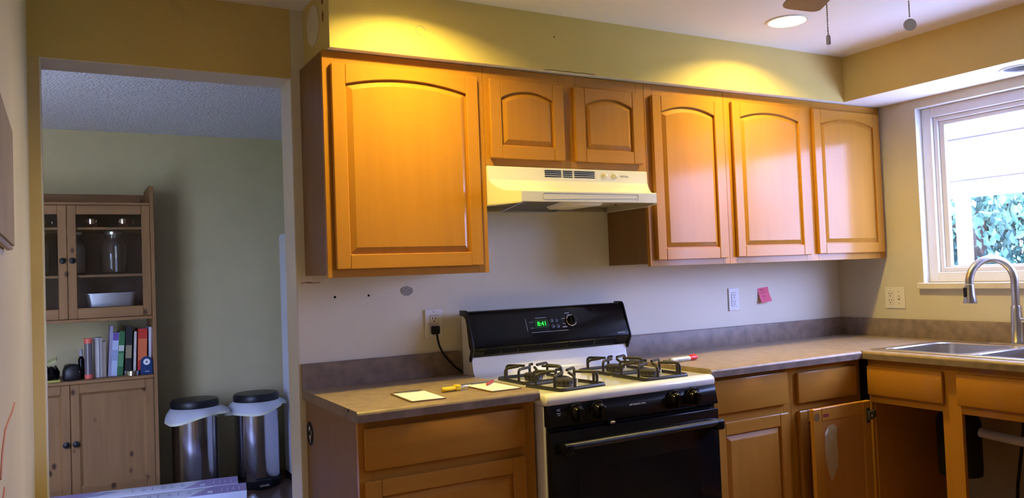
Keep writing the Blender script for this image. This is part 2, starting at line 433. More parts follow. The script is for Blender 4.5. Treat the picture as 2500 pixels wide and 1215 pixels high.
tag(o, 'grey filler patch on the wall under the large cabinet', 'patch')
for k, (x, z) in enumerate([(0.111, 1.249), (0.244, 1.249)]):
    o = MB().lathe([(0.0045, -0.0008), (0.004, 0.0)], (x, -0.0002, z), 12, 'y').build('screw_hole', 'dark_hole')
    tag(o, ['dark screw hole in the wall, the one nearer the doorway', 'dark screw hole in the wall, the one nearer the grey filler patch'][k], 'hole', 'screw holes in the wall')
sc = MB()
sc.tube([(-0.016, -0.0008, 1.306), (0.0, -0.0008, 1.3085), (0.012, -0.0008, 1.3105), (0.022, -0.0008, 1.3085), (0.012, -0.0008, 1.305), (0.004, -0.0008, 1.306), (0.02, -0.0008, 1.3062), (0.04, -0.0008, 1.3062), (0.054, -0.0008, 1.3065)], 0.0012, 5)
tag(sc.build('ink_scribble', 'red_ink'), 'dark red pen scribble on the wall below the large cabinet', 'scribble')
sc = MB()
sc.tube([(LX+0.0008, y, z) for y, z in [(-1.54, 1.03), (-1.50, 1.062), (-1.42, 1.085), (-1.30, 1.088), (-1.22, 1.087), (-1.12, 1.094)]], 0.0020, 5)
tag(sc.build('crayon_mark', 'red_ink2'), 'curved red crayon mark on the left wall near the bottom', 'scribble')
sc = MB()
sc.tube([(LX+0.0008, y, z) for y, z in [(-1.66, 0.975), (-1.58, 0.985), (-1.50, 0.99), (-1.46, 1.0)]], 0.002, 5)
tag(sc.build('crayon_mark', 'red_ink2'), 'fainter short crayon stroke below the curved red mark', 'scribble')
sc = MB(); sc.tube([(x, -SD-0.0003, ST+0.0025+0.001*math.sin(x*90)) for x in [0.88+0.02*i for i in range(13)]], 0.0010, 5)
tag(sc.build('plaster_crack', 'dark_hole'), 'thin dark crack along the lower soffit edge above the hood cabinet', 'crack')
o = MB().lathe([(0.003, -0.0006), (0.0025, 0.0)], (0.93, -SD-0.0002, 2.245), 10, 'y').build('nail_hole', 'dark_hole'); tag(o, 'tiny dark nail hole in the middle of the soffit face', 'hole')
o = MB().lathe([(0.004, ST-0.0006), (0.0035, ST-0.0001)], (2.80, -0.66, 0), 10).build('nail_hole', 'stain'); tag(o, 'tiny mark on the white soffit underside above the window', 'hole')
# canvas on the left wall
cv = thing('wall_canvas', 'taupe canvas picture with pale edge hung on the left wall', 'picture', (LX+0.001, -1.65, 1.385))
box('canvas_front', (LX+0.014, -1.96, 1.390), (LX+0.018, -1.39, 1.585), 'canvas', cv)
box('canvas_body', (LX+0.001, -1.97, 1.385), (LX+0.014, -1.34, 1.590), 'canvas_e', cv, 0.003)

# ------------------------------------------------------------------ kitchen window
wd = thing('window_1', None, None, (XR+0.05, -1.26, WZ0), kind='structure')
XF = 3.0
def fr_rect(name, x0, x1, y0, y1, z0, z1, w, m, bevel=0.003):
    box(name, (x0, y0, z0), (x1, y0-w, z1), m, wd, bevel); box(name, (x0, y1+w, z0), (x1, y1, z1), m, wd, bevel)
    box(name, (x0, y0-w, z0), (x1, y1+w, z0+w), m, wd, bevel); box(name, (x0, y0-w, z1-w), (x1, y1+w, z1), m, wd, bevel)
fr_rect('outer_frame', XF, XR+0.13, WY0-0.001, WY1+0.001, WZ0+0.001, WZ1-0.001, 0.050, 'vinyl')
fr_rect('inner_frame', XF+0.018, XR+0.12, WY0-0.051, WY1+0.051, WZ0+0.051, WZ1-0.051, 0.022, 'vinyl')
ym = (WY0+WY1)/2
for y0, y1, xo in ((WY0-0.073, ym-0.02, 0.030), (ym+0.02, WY1+0.073, 0.050)):
    s0, s1, z0, z1 = XF+xo, XF+xo+0.022, WZ0+0.060, WZ1-0.073
    box('sash_stile', (s0, y0, z0), (s1, y0-0.028, z1), 'vinyl', wd, 0.003); box('sash_stile', (s0, y1+0.028, z0), (s1, y1, z1), 'vinyl', wd, 0.003)
    box('sash_rail', (s0, y0-0.028, z0), (s1, y1+0.028, z0+0.022), 'vinyl', wd, 0.003); box('sash_rail', (s0, y0-0.028, z1-0.022), (s1, y1+0.028, z1), 'vinyl', wd, 0.003)
    box('pane', (s0+0.008, y0-0.028, z0+0.022), (s0+0.012, y1+0.028, z1-0.022), 'pane', wd)
rv = MB()
rv.box((XR-0.001, WY0, WZ0), (XF+0.02, WY0-0.0009, WZ1)).box((XR-0.001, WY1+0.0009, WZ0), (XF+0.02, WY1, WZ1)).box((XR-0.001, WY0, WZ1-0.0009), (XF+0.02, WY1, WZ1))
rv.build('reveal', 'white_trim', wd)
box('window_sill', (XR-0.030, WY0+0.022, WZ0-0.030), (XF+0.05, WY1-0.022, WZ0), 'marble', wd, 0.003)
# dining window
wd2 = thing('window_2', None, None, ((DWX0+DWX1)/2, 0.08, DWZ0), kind='structure')
xm = (DWX0+DWX1)/2
for nm, lo, hi in (('window_frame', (DWX0, 0.05, DWZ0), (DWX0+0.05, 0.11, DWZ1)), ('window_frame', (DWX1-0.05, 0.05, DWZ0), (DWX1, 0.11, DWZ1)),
                   ('window_frame', (DWX0+0.05, 0.05, DWZ0), (DWX1-0.05, 0.11, DWZ0+0.05)), ('window_frame', (DWX0+0.05, 0.05, DWZ1-0.05), (DWX1-0.05, 0.11, DWZ1)),
                   ('window_mullion', (xm-0.025, 0.06, DWZ0+0.05), (xm+0.025, 0.10, DWZ1-0.05))):
    box(nm, lo, hi, 'vinyl', wd2, 0.003)
for a, b in ((DWX0+0.05, xm-0.025), (xm+0.025, DWX1-0.05)): box('pane', (a, 0.079, DWZ0+0.05), (b, 0.083, DWZ1-0.05), 'pane', wd2)
def portal(name, loc, rot, sx, sy):
    l = bpy.data.lights.new(name, 'AREA'); l.shape = 'RECTANGLE'; l.size = sx; l.size_y = sy; l.cycles.is_portal = True
    o = bpy.data.objects.new(name, l); COL.objects.link(o); o.location = loc; o.rotation_euler = rot
portal('window_daylight_portal', (XR+0.16, (WY0+WY1)/2, (WZ0+WZ1)/2), (0, PI/2, 0), WZ1-WZ0, abs(WY1-WY0))
portal('dining_daylight_portal', ((DWX0+DWX1)/2, -0.02, (DWZ0+DWZ1)/2), (PI/2, 0, 0), DWX1-DWX0, DWZ1-DWZ0)

# ------------------------------------------------------------------ cabinet builders
def map_y(yf):     # front facing -y: u = x, v = z, d = outwards
    return lambda u, v, d: (u, yf-d, v)
def map_x(xf):     # front facing -x: u = -y, v = z, d = outwards
    return lambda u, v, d: (xf-d, -u, v)
def mbox(mp, u0, u1, v0, v1, d0, d1):
    m = MB(); m.prism([(u0, v0), (u1, v0), (u1, v1), (u0, v1)], d0, d1, mp); return m
def arch_outline(u0, u1, v0, vs, rise, ins=0.0, n=14):
    h = (u1-u0)/2; uc = (u0+u1)/2
    if rise <= 0:
        return [(u0+ins, v0+ins), (u1-ins, v0+ins)] + [(u1-ins-(u1-u0-2*ins)*i/n, vs-ins) for i in range(n+1)]
    R = (h*h+rise*rise)/(2*rise); vc = vs+rise-R; R2 = R-ins; h2 = h-ins
    a = math.asin(h2/R2)
    top = [(uc+R2*math.sin(a-2*a*i/n), vc+R2*math.cos(a-2*a*i/n)) for i in range(n+1)]
    return [(u0+ins, v0+ins), (u1-ins, v0+ins)] + top
def panel_door(parent, mp, u0, u1, v0, v1, arched=True, st=0.05, name='door', horiz='maple_h', th=0.019, shoulder=0.070, rise=0.030, raised=True, vm='maple_v'):
    d = bpy.data.objects.new(name, None); COL.objects.link(d); d.parent = parent; ORG[d] = ORG[parent]; d.empty_display_size = .02
    top = shoulder if arched else st
    rise = rise if arched else 0
    vs = v1-top
    for a, b in ((u0, u0+st), (u1-st, u1)):
        mbox(mp, a, b, v0, v1, 0.001, th).build('stile', 'maple_v', d, 0.003)
    mbox(mp, u0+st, u1-st, v0, v0+st, 0.001, th-0.0003).build('rail', horiz, d, 0.002)
    ol = arch_outline(u0+st, u1-st, v0, vs, rise)[2:]
    MB().prism([(u1-st, v1)]+[(u0+st, v1)]+ol[::-1], 0.001, th-0.0003, mp).build('rail', horiz, d, 0.002)
    p = MB(); A = (u0+st, u1-st, v0+st, vs, rise)
    prof = [(0.0, 0.003), (0.0, 0.008), (0.004, 0.008), (0.024, th-0.002), (0.027, th-0.002)] if raised else [(0, .003), (0, .011), (0.01, .011)]
    p.loft([[mp(u, v, dd) for u, v in arch_outline(*A, ins=i)] for i, dd in prof])
    p.build('panel', vm, d, angle=12)
    return d
def drawer_front(parent, mp, u0, u1, v0, v1, th=0.019, horiz='maple_h'):
    return mbox(mp, u0, u1, v0, v1, 0.001, th).build('drawer_front', horiz, parent, 0.005, 2)
def frame_piece(parent, mp, u0, u1, v0, v1, m, th=0.019, name=None):
    return mbox(mp, u0, u1, v0, v1, -th, 0.0).build(name or ('frame_stile' if m == 'maple_v' else 'frame_rail'), m, parent, 0.0008)

# wall cabinets
mu = map_y(-UD)
def wall_cabinet(label, x0, x1, z0, doors, stiles, r_top=0.05, r_bot=0.04, left_side=False, right_side=False, zt=UT):
    t = thing('wall_cabinet', label, 'cabinet', (x0, 0, z0), group='maple wall cabinets')
    box('carcass', (x0+0.001, -0.001, z0+0.012), (x1-0.001, -UD+0.0192, zt-0.001), 'ply', t)
    for a, b in stiles: frame_piece(t, mu, a, b, z0, zt-0.001, 'maple_v')
    ss = sorted(stiles)
    for (a, b), (c, dd) in zip(ss[:-1], ss[1:]):
        frame_piece(t, mu, b, c, zt-0.001-r_top, zt-0.001, 'maple_h'); frame_piece(t, mu, b, c, z0, z0+r_bot, 'maple_h')
        mbox(mu, b, c, z0+r_bot, zt-0.001-r_top, -0.019, -0.016).build('inner_board', 'ply', t)
    for q in doors: panel_door(t, mu, q[0], q[1], q[2], q[3])
    return t
wall_cabinet('large single-door maple wall cabinet beside the doorway', 0.0, XA-0.0005, UB, [(0.026, 0.590, 1.349, 2.061)], [(0.0, 0.045), (XA-0.045, XA-0.0005)])
wall_cabinet('short two-door maple wall cabinet above the range hood', XA+0.0005, XB-0.0005, 1.728, [(0.640, 0.975, 1.755, 2.059), (1.028, 1.370, 1.755, 2.059)], [(XA+0.0005, 0.66), (0.96, 1.045), (1.355, XB-0.0005)], r_bot=0.045)
wall_cabinet('narrow single-door maple wall cabinet just right of the range hood', XB+0.0005, 1.8565, UB, [(1.427, 1.833, 1.347, 2.057)], [(XB+0.0005, 1.442), (1.815, 1.8565)])
wall_cabinet('double-door maple wall cabinet in the corner by the window', 1.8575, XR-0.003, UB, [(1.893, 2.377, 1.350, 2.063), (2.434, 2.931, 1.353, 2.067)], [(1.8575, 1.905), (2.365, 2.445), (2.915, XR-0.003)])

# ------------------------------------------------------------------ base cabinets
mbp = map_y(-0.600)
def base_cabinet(label, x0, x1, drawer, door, stile_l, stile_r, xin=None):
    t = thing('base_cabinet', label, 'cabinet', (x0, -0.3, 0), group='maple base cabinets')
    box('carcass', (x0, -0.002, 0.10), (x1, -0.5815, CZ-CT-0.001), 'ply', t)
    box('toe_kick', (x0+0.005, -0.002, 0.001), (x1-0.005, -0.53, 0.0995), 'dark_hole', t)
    zt = CZ-CT-0.001
    frame_piece(t, mbp, x0, x0+stile_l, 0.10, zt, 'maple_v'); frame_piece(t, mbp, x1-stile_r, x1, 0.10, zt, 'maple_v')
    for a, b in ((zt-0.035, zt), (0.690, 0.740), (0.10, 0.13)): frame_piece(t, mbp, x0+stile_l, x1-stile_r, a, b, 'maple_h')
    drawer_front(t, mbp, *drawer)
    panel_door(t, mbp, *door, arched=False, vm='maple_w')
    return t
b1 = base_cabinet('maple base cabinet between the doorway and the range', -0.012, 0.614, (0.005, 0.569, 0.727, 0.856), (0.004, 0.567, 0.125, 0.694), 0.045, 0.05)
base_cabinet('maple base cabinet immediately right of the range', 1.3975, 1.8655, (1.428, 1.835, 0.729, 0.862), (1.428, 1.832, 0.125, 0.693), 0.045, 0.045)
base_cabinet('maple base cabinet in the inner corner behind the open door', 1.8665, 2.3085, (1.896, 2.266, 0.722, 0.851), (1.896, 2.266, 0.125, 0.690), 0.045, 0.06)
# round sticker on the side of the first base cabinet
st = thing('round_sticker', 'round black sticker with white marks on the base cabinet side', 'sticker', (-0.0125, -0.050, 0.758))
mxs = MX(-0.0121)
MB().prism([(-0.050+0.044*math.cos(2*PI*i/36), 0.758+0.044*math.sin(2*PI*i/36)) for i in range(36)], 0, 0.0006, mxs).build('disc', 'black_pl', st)
MB().prism([(-0.050+0.036*math.cos(2*PI*i/36), 0.758+0.036*math.sin(2*PI*i/36)) for i in range(36)], 0.0006, 0.0010, mxs).build('inner_disc', mat('sticker_grey', (0.035, 0.028, 0.03), 0.8, spec=0.1), st)
MB().prism([(-0.036, 0.770), (-0.044, 0.783), (-0.056, 0.781), (-0.050, 0.773), (-0.046, 0.766)], 0.0010, 0.0014, mxs).build('white_mark', 'white_ink', st)
MB().prism([(-0.040, 0.748), (-0.050, 0.752), (-0.062, 0.747), (-0.057, 0.736), (-0.062, 0.727), (-0.054, 0.731), (-0.048, 0.742)], 0.0010, 0.0014, mxs).build('white_mark', 'white_ink', st)
MB().prism([(-0.066, 0.772), (-0.070, 0.768), (-0.071, 0.752), (-0.067, 0.755)], 0.0010, 0.0014, mxs).build('white_mark', 'white_ink', st)

# sink base along the window wall, open fronted
XFR = 2.310
mxp = map_x(XFR)
sb = thing('sink_base_cabinet', 'maple sink base cabinet with open front below the sink', 'cabinet', (2.6, -1.05, 0), group='maple base cabinets')
zt = CZ-CT-0.001
Y0, Y1 = 0.6455, 1.470
box('side_panel', (XFR+0.019, -Y0, 0.10), (XR-0.002, -Y0-0.012, zt), 'maple_v', sb)
box('side_panel', (XFR+0.019, -Y1+0.012, 0.10), (XR-0.002, -Y1, zt), 'maple_v', sb)
box('floor_panel', (XFR+0.019, -Y0-0.012, 0.10), (XR-0.002, -Y1+0.012, 0.118), 'maple_d', sb)
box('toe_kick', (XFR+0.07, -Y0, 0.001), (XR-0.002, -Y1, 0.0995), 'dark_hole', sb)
for a, b in ((Y0, 0.655), (0.982, 1.062), (1.415, Y1)): frame_piece(sb, mxp, a, b, 0.10, zt, 'maple_v')
for a, b in ((0.655, 0.982), (1.062, 1.415)):
    for v0, v1 in ((zt-0.035, zt), (0.689, 0.735), (0.10, 0.13)): frame_piece(sb, mxp, a, b, v0, v1, 'maple_y')
    mbox(mxp, a, b, 0.735, zt-0.035, -0.019, -0.015).build('inner_board', 'ply', sb)
drawer_front(sb, mxp, 0.650, 0.996, 0.723, 0.851, horiz='maple_y'); drawer_front(sb, mxp, 1.054, 1.405, 0.724, 0.849, horiz='maple_y')
# its door, swung open across the corner cabinet
od = bpy.data.objects.new('open_door', None); COL.objects.link(od); od.parent = sb; ORG[od] = ORG[sb]
od['label'] = 'open door seen from its plain inside'
mod = map_y(-0.668)
for a, b in ((1.896, 1.950), (2.205, 2.259)): mbox(mod, a, b, 0.125, 0.706, 0, 0.019).build('stile', 'maple_v', od, 0.003)
mbox(mod, 1.950, 2.205, 0.652, 0.706, 0, 0.0187).build('rail', 'maple_h', od, 0.002); mbox(mod, 1.950, 2.205, 0.125, 0.18, 0, 0.0187).build('rail', 'maple_h', od, 0.002)
mbox(mod, 1.950, 2.205, 0.18, 0.652, 0.003, 0.0165).build('panel', 'maple_d', od)
MB().lathe([(0.0165, 0), (0.0165, -0.0008), (0.0125, -0.0008), (0.0125, -0.0003), (0.0001, -0.0003)], (1.918, -0.6871, 0.672), 24, 'y').build('hinge_cup', mat('dull_brass', (0.22, 0.12, 0.04), 0.6, spec=0.1), od)
mbox(mod, 1.957, 1.990, 0.667, 0.680, 0.0187, 0.0191).build('slot', 'red_ink', od)
tp = [(1.962, 0.600), (1.985, 0.628), (2.020, 0.632), (2.036, 0.618), (2.034, 0.570), (2.038, 0.500), (2.034, 0.455), (2.016, 0.430), (2.003, 0.408), (1.990, 0.402), (1.975, 0.440), (1.964, 0.490), (1.960, 0.545)]
MB().prism(tp, 0.0166, 0.0176, mod).build('torn_label', 'tape', od)
MB().prism([(1.962, 0.590), (1.966, 0.605), (1.984, 0.622), (1.982, 0.606), (1.970, 0.592)], 0.0176, 0.0190, mod).build('label_curl', 'paper', od)
hg = MB(); hg.box((2.226, -0.6895, 0.610), (2.250, -0.6873, 0.676)).box((2.232, -0.701, 0.626), (2.254, -0.689, 0.660)).box((2.250, -0.698, 0.634), (2.272, -0.680, 0.652)).box((2.268, -0.690, 0.628), (2.290, -0.672, 0.660))
hg.build('hinge', 'burner', od, 0.001)
MB().lathe([(0.006, -0.7018), (0.005, -0.7032)], (2.246, 0, 0.643), 12, 'y').build('hinge_screw', 'chrome', od)

# last base cabinet of the window run (beyond the frame edge)
lc = thing('base_cabinet', 'maple base cabinet at the far end of the window run', 'cabinet', (2.6, -1.7, 0), group='maple base cabinets')
box('carcass', (XFR+0.019, -1.472, 0.10), (XR-0.002, -1.93, zt), 'ply', lc)
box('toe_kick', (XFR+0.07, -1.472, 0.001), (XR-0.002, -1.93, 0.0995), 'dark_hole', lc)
mbox(mxp, 1.472, 1.93, 0.10, zt, -0.019, 0).build('face_frame', 'maple_v', lc)
drawer_front(lc, mxp, 1.50, 1.90, 0.724, 0.849, horiz='maple_y'); panel_door(lc, mxp, 1.50, 1.90, 0.125, 0.69, arched=False, horiz='maple_y')

# ------------------------------------------------------------------ worktops
def worktop_profile(y_front, back=-0.004):
    f = y_front; z1 = CZ; z0 = CZ-CT
    return [(back, z0), (f, z0), (f, z1-0.010), (f+0.003, z1-0.004), (f+0.009, z1-0.0005), (f+0.014, z1), (back, z1)]
def splash_profile():
    return [(-0.001, CZ), (-0.019, CZ), (-0.019, CZ+0.086), (-0.015, CZ+0.0925), (-0.001, CZ+0.0932)]
def worktop_run(t, x0, x1):
    P = [(y, z) for y, z in worktop_profile(CY)]
    MB().loft([[(x, y, z) for y, z in P] for x in (x0, x1)]).build('worktop_slab', 'laminate_top', t)
wt = thing('worktop', 'short brown laminate worktop between the doorway and the range', 'worktop', (0.3, -0.3, CZ-CT), group='laminate worktops')
worktop_run(wt, -0.0255, 0.6155)
MB().loft([[(x, y, z) for y, z in splash_profile()] for x in (-0.0255, 0.6155)]).build('backsplash', 'laminate', wt)
box('edge_band', (-0.0255, CY-0.0006, CZ-CT), (0.6155, CY, CZ-0.011), 'laminate', wt)
box('edge_band', (-0.0262, CY+0.003, CZ-CT), (-0.0256, -0.004, CZ-0.002), 'laminate', wt)
box('chip', (-0.0266, -0.565, CZ-0.010), (-0.0262, -0.552, CZ-0.002), 'dark_hole', wt)
w2 = thing('worktop', 'long L-shaped brown laminate worktop running round to the sink', 'worktop', (2.2, -0.4, CZ-CT), group='laminate worktops')
SK = (2.338, 2.872, -0.640, -1.462)      # sink cut-out outer rim
wm = MB()
P = worktop_profile(CY)
wm.loft([[(x, y, z) for y, z in P] for x in (1.3925, CFX)])
# window run, in strips round the sink hole
zc0, zc1 = CZ-CT, CZ
cx0, cx1, cy0, cy1 = SK[0]+0.012, SK[1]-0.012, SK[2]-0.012, SK[3]+0.012
PX = [(XFR+0.0, zc0), (CFX, zc0), (CFX, zc1-0.010), (CFX+0.003, zc1-0.004), (CFX+0.009, zc1-0.0005), (CFX+0.014, zc1), (XFR+0.0, zc1)]
wm.loft([[(x, y, z) for x, z in PX] for y in (CY, -1.95)])
wm.box((CFX, -0.004, zc0), (XR-0.001, CY, zc1))
wm.box((XFR, CY, zc0), (cx0, -1.95, zc1)).box((cx1, CY, zc0), (XR-0.001, -1.95, zc1))
wm.box((cx0, CY, zc0), (cx1, cy0, zc1)).box((cx0, cy1, zc0), (cx1, -1.95, zc1))
wm.build('worktop_slab', 'laminate_top', w2)
box('edge_band', (1.3925, CY-0.0006, CZ-CT), (CFX, CY, CZ-0.011), 'laminate', w2)
box('edge_band', (CFX-0.0006, CY, CZ-CT), (CFX, -1.95, CZ-0.011), 'laminate', w2)
MB().loft([[(x, y, z) for y, z in splash_profile()] for x in (1.3925, XR-0.001)]).build('backsplash', 'laminate', w2)
MB().loft([[(XR+y, yy, z) for y, z in splash_profile()] for yy in (-0.0195, -1.95)]).build('backsplash', 'laminate', w2)

# ------------------------------------------------------------------ sink and faucet
sk = thing('kitchen_sink', 'stainless double-bowl sink set into the worktop under the window', 'sink', (2.6, -1.05, CZ))
def bowl_rim(mb, x0, x1, y0, y1, z, depth, r=0.06):
    def ring(ins, zz, rr): return [(u, v, zz) for u, v in rrect(x0+ins, y0+ins, x1-ins, y1-ins, rr, 5)]
    mb.loft([ring(0, z, r), ring(0.004, z-0.004, r), ring(0.010, z-depth*0.6, r), ring(0.02, z-depth+0.02, r), ring(0.05, z-depth, r)], cap0=False)
zr = CZ+0.0045
rim = MB()
b1x0, b1x1 = 2.385, 2.795
bowls = [(b1x0, b1x1, -1.035, -0.685), (b1x0, b1x1, -1.420, -1.070)]
# rim plate as strips plus rounded corners filled by the loft ring
def plate(x0, x1, y0, y1): rim.box((x0, y0, CZ+0.0002), (x1, y1, zr))
plate(SK[0], b1x0, SK[3], SK[2]); plate(b1x1, SK[1], SK[3], SK[2])
plate(b1x0, b1x1, -0.685, SK[2]); plate(b1x0, b1x1, SK[3], -1.420); plate(b1x0, b1x1, -1.070, -1.035)
rim.build('rim', 'steel', sk, 0.0015)
for x0, x1, y0, y1 in bowls:
    m = MB(); bowl_rim(m, x0, x1, y0, y1, zr-0.0005, 0.17)
    # corner fillers
    for cx, cy, sx, sy in ((x0, y0, 1, 1), (x1, y0, -1, 1), (x1, y1, -1, -1), (x0, y1, 1, -1)):
        r = 0.06; a = [(cx+sx*(r-r*math.cos(q)), cy+sy*(r-r*math.sin(q))) for q in [i*PI/10 for i in range(6)]]
        m.prism([(cx, cy)]+a, CZ-0.002, zr-0.0002, lambda u, v, d: (u, v, d))
    m.build('bowl', 'steel', sk)
    MB().lathe([(0.042, zr-0.1695), (0.040, zr-0.167), (0.028, zr-0.168), (0.001, zr-0.169)], ((x0+x1)/2, (y0+y1)/2, 0), 24).build('drain', 'chrome', sk)
fc = thing('kitchen_faucet', 'brushed steel gooseneck faucet with pull-down spray head', 'faucet', (2.85, -0.997, zr))
fx, fy = 2.85, -0.997
an = math.radians(26); dx, dy = -math.cos(an), math.sin(an)
MB().prism([(fx-0.028+0.0, fy-0.10)]+[(fx+0.028*math.cos(q), fy-0.10+0.0+0.028*math.sin(q)) for q in [PI+i*PI/12 for i in range(13)]]+[(fx+0.028*math.cos(q), fy+0.10+0.028*math.sin(q)) for q in [i*PI/12 for i in range(13)]], zr+0.0002, zr+0.005, lambda u, v, d: (u, v, d)).build('deck_plate', 'steel', fc, 0.0015)
MB().lathe([(0.030, zr+0.0052), (0.030, zr+0.014), (0.026, zr+0.020), (0.024, zr+0.10), (0.021, zr+0.165), (0.019, zr+0.172)], (fx, fy, 0), 24).build('body', 'steel', fc)
R = 0.103; zc = 1.196
path = [(fx, fy, zr+0.168), (fx, fy, zr+0.22)] + [(fx+dx*(R-R*math.cos(q)), fy+dy*(R-R*math.cos(q)), zc+R*math.sin(q)) for q in [i*PI/20 for i in range(20)]] + [(fx+dx*2*R, fy+dy*2*R, zc-0.004)]
MB().tube(path, 0.0165, 16).build('gooseneck', 'steel', fc)
MB().lathe([(0.018, zc-0.006), (0.019, zc-0.02), (0.021, zc-0.05), (0.028, zc-0.083), (0.027, zc-0.088), (0.018, zc-0.084)], (fx+dx*2*R, fy+dy*2*R, 0), 24).build('spray_head', 'steel', fc)
tx, ty = fx+dx*2*R, fy+dy*2*R
MB().box((tx-0.028, ty+0.002, zc-0.060), (tx-0.018, ty+0.014, zc-0.018)).build('spray_button', 'black_pl', fc, 0.003)
MB().tube([(fx, fy-0.022, zr+0.105), (fx-0.01, fy-0.05, zr+0.112), (fx-0.02, fy-0.095, zr+0.150)], [0.013, 0.010, 0.007], 12).build('lever', 'steel', fc)

# ------------------------------------------------------------------ under the sink
dp = thing('waste_disposer', 'black cylindrical waste disposer hanging under the left sink bowl', 'disposer', (2.62, -0.80, 0.36))
MB().lathe([(0.055, 0.36), (0.085, 0.365), (0.088, 0.40), (0.088, 0.60), (0.070, 0.64), (0.05, 0.66), (0.045, CZ-0.17)], (2.62, -0.85, 0), 28).build('motor_body', 'rubber', dp)
MB().lathe([(0.055, CZ-0.172), (0.055, CZ-0.182)], (2.62, -0.85, 0), 24).build('mounting_ring', 'black_pl', dp)
pp = thing('drain_pipe', 'white plastic drain pipe crossing under the right sink bowl', 'pipe', (2.62, -1.2, 0.5))
MB().tube([(2.62, -0.945, 0.560), (2.625, -1.10, 0.548), (2.64, -1.245, 0.535)], 0.020, 14).build('cross_pipe', 'pvc', pp)
MB().tube([(2.60, -1.245, CZ-0.17), (2.60, -1.245, 0.42), (2.62, -1.245, 0.38), (2.66, -1.245, 0.36), (2.70, -1.245, 0.38), (2.72, -1.245, 0.45), (2.95, -1.245, 0.47)], 0.020, 14).build('trap', 'pvc', pp)
MB().lathe([(0.027, -1.232), (0.027, -1.20)], (2.636, 0, 0.538), 16, 'y').build('coupling', 'pvc', pp)
hs = MB(); hs.tube([(2.90, -0.92, 0.121), (2.88, -0.945, 0.30), (2.84, -1.00, 0.52), (2.83, -1.025, 0.72)], 0.007, 8)
tag(hs.build('supply_hose', 'rubber'), 'dark supply hose rising slanted behind the white pipe', 'hose')
hs = MB(); hs.tube([(2.92, -1.06, 0.121), (2.925, -1.055, 0.3), (2.92, -1.05, 0.55), (2.92, -1.05, 0.72)], 0.006, 8)
tag(hs.build('supply_hose', 'rubber'), 'thinner dark hose standing upright behind the white pipe', 'hose')
ht = thing('shutoff_valve', 'dark round valve with metal stem under the right bowl', 'valve', (2.88, -1.20, 0.34))
MB().lathe([(0.028, -0.02), (0.03, -0.01), (0.03, 0.01), (0.02, 0.02)], (2.88, -1.20, 0.36), 16, 'y').build('knob', 'black_pl', ht)
MB().tube([(2.88, -1.20, 0.33), (2.90, -1.20, 0.28), (2.95, -1.20, 0.28)], 0.01, 10).build('stem', 'chrome', ht)

# ------------------------------------------------------------------ range hood
hd = thing('range_hood', 'almond under-cabinet range hood with vent slots above the range', 'range hood', ((XA+XB)/2, -0.2, 1.573))
hx0, hx1, tp_ = XA+0.002, XB-0.002, 0.068
def hoodw(y):
    k = max(0.0, min(1.0, (-y-0.299)/(0.441-0.299))); return hx0+tp_*k, hx1-tp_*k
prof = [(-0.003, 1.7265), (-0.300, 1.7265), (-0.303, 1.724), (-0.306, 1.674)]
for i in range(1, 10):
    q = i/9.0
    prof.append((-0.306-0.132*(q**1.15), 1.674-0.055*(1-(1-q)**2.4)))
prof += [(-0.441, 1.616), (-0.441, 1.579), (-0.436, 1.577)]
sh = MB()
L = [(hoodw(y)[0], y, z) for y, z in prof]; Rr = [(hoodw(y)[1], y, z) for y, z in prof]
n = len(prof)
sh.add(L+Rr, [(i, i+1, i+1+n, i+n) for i in range(n-1)])
# side cheeks
def cheek(S, inward):
    zb = lambda y: 1.573+(1.577-1.573)*(-y/0.436)
    low = [(hoodw(y)[S], y, min(z, 1.5755)) for y, z in prof]
    up = [(hoodw(y)[S], y, z) for y, z in prof]
    sh.add(up+low, [(i, i+1, i+1+n, i+n) for i in range(n-1)])
cheek(0, 1); cheek(1, -1)
sh.build('shell', 'almond', hd, angle=28)
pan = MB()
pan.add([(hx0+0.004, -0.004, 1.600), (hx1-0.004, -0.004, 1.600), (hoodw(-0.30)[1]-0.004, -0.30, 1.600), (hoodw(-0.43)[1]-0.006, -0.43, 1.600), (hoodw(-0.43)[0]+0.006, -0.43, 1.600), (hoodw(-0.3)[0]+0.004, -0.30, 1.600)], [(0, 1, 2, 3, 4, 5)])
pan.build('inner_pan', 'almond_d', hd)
rimm = MB()
rimm.box((hx0+0.002, -0.003, 1.574), (hx1-0.002, -0.020, 1.578))
for S, sg in ((0, 1), (1, -1)):
    a = [(hoodw(y)[S], y) for y in (-0.003, -0.299, -0.43)]
    pl = a+[(x+sg*0.014, y) for x, y in a[::-1]]
    rimm.prism(pl, 1.574, 1.578, lambda u, v, d: (u, v, d))
rimm.build('bottom_rim', 'almond', hd)
fl = MB(); fl.add([(0.730, -0.415, 1.588), (1.02, -0.415, 1.588), (1.05, -0.09, 1.574), (0.80, -0.09, 1.574)], [(0, 1, 2, 3)])
fl.add([(0.730, -0.415, 1.592), (1.02, -0.415, 1.592), (1.05, -0.09, 1.578), (0.80, -0.09, 1.578)], [(0, 1, 2, 3)])
fl.build('grease_filter', 'mesh', hd)
ff = MB(); ff.tube([(0.725, -0.418, 1.586), (1.02, -0.418, 1.586), (1.055, -0.085, 1.572), (0.795, -0.085, 1.572), (0.725, -0.418, 1.586)], 0.005, 6)
ff.build('filter_frame', 'steel', hd)
MB().loft([[(0.905, -0.42, 1.590), (1.09, -0.42, 1.590), (1.07, -0.20, 1.590), (0.93, -0.20, 1.590)], [(0.925, -0.41, 1.568), (1.07, -0.41, 1.568), (1.05, -0.22, 1.568), (0.945, -0.22, 1.568)]]).build('light_lens', 'almond', hd, 0.004)
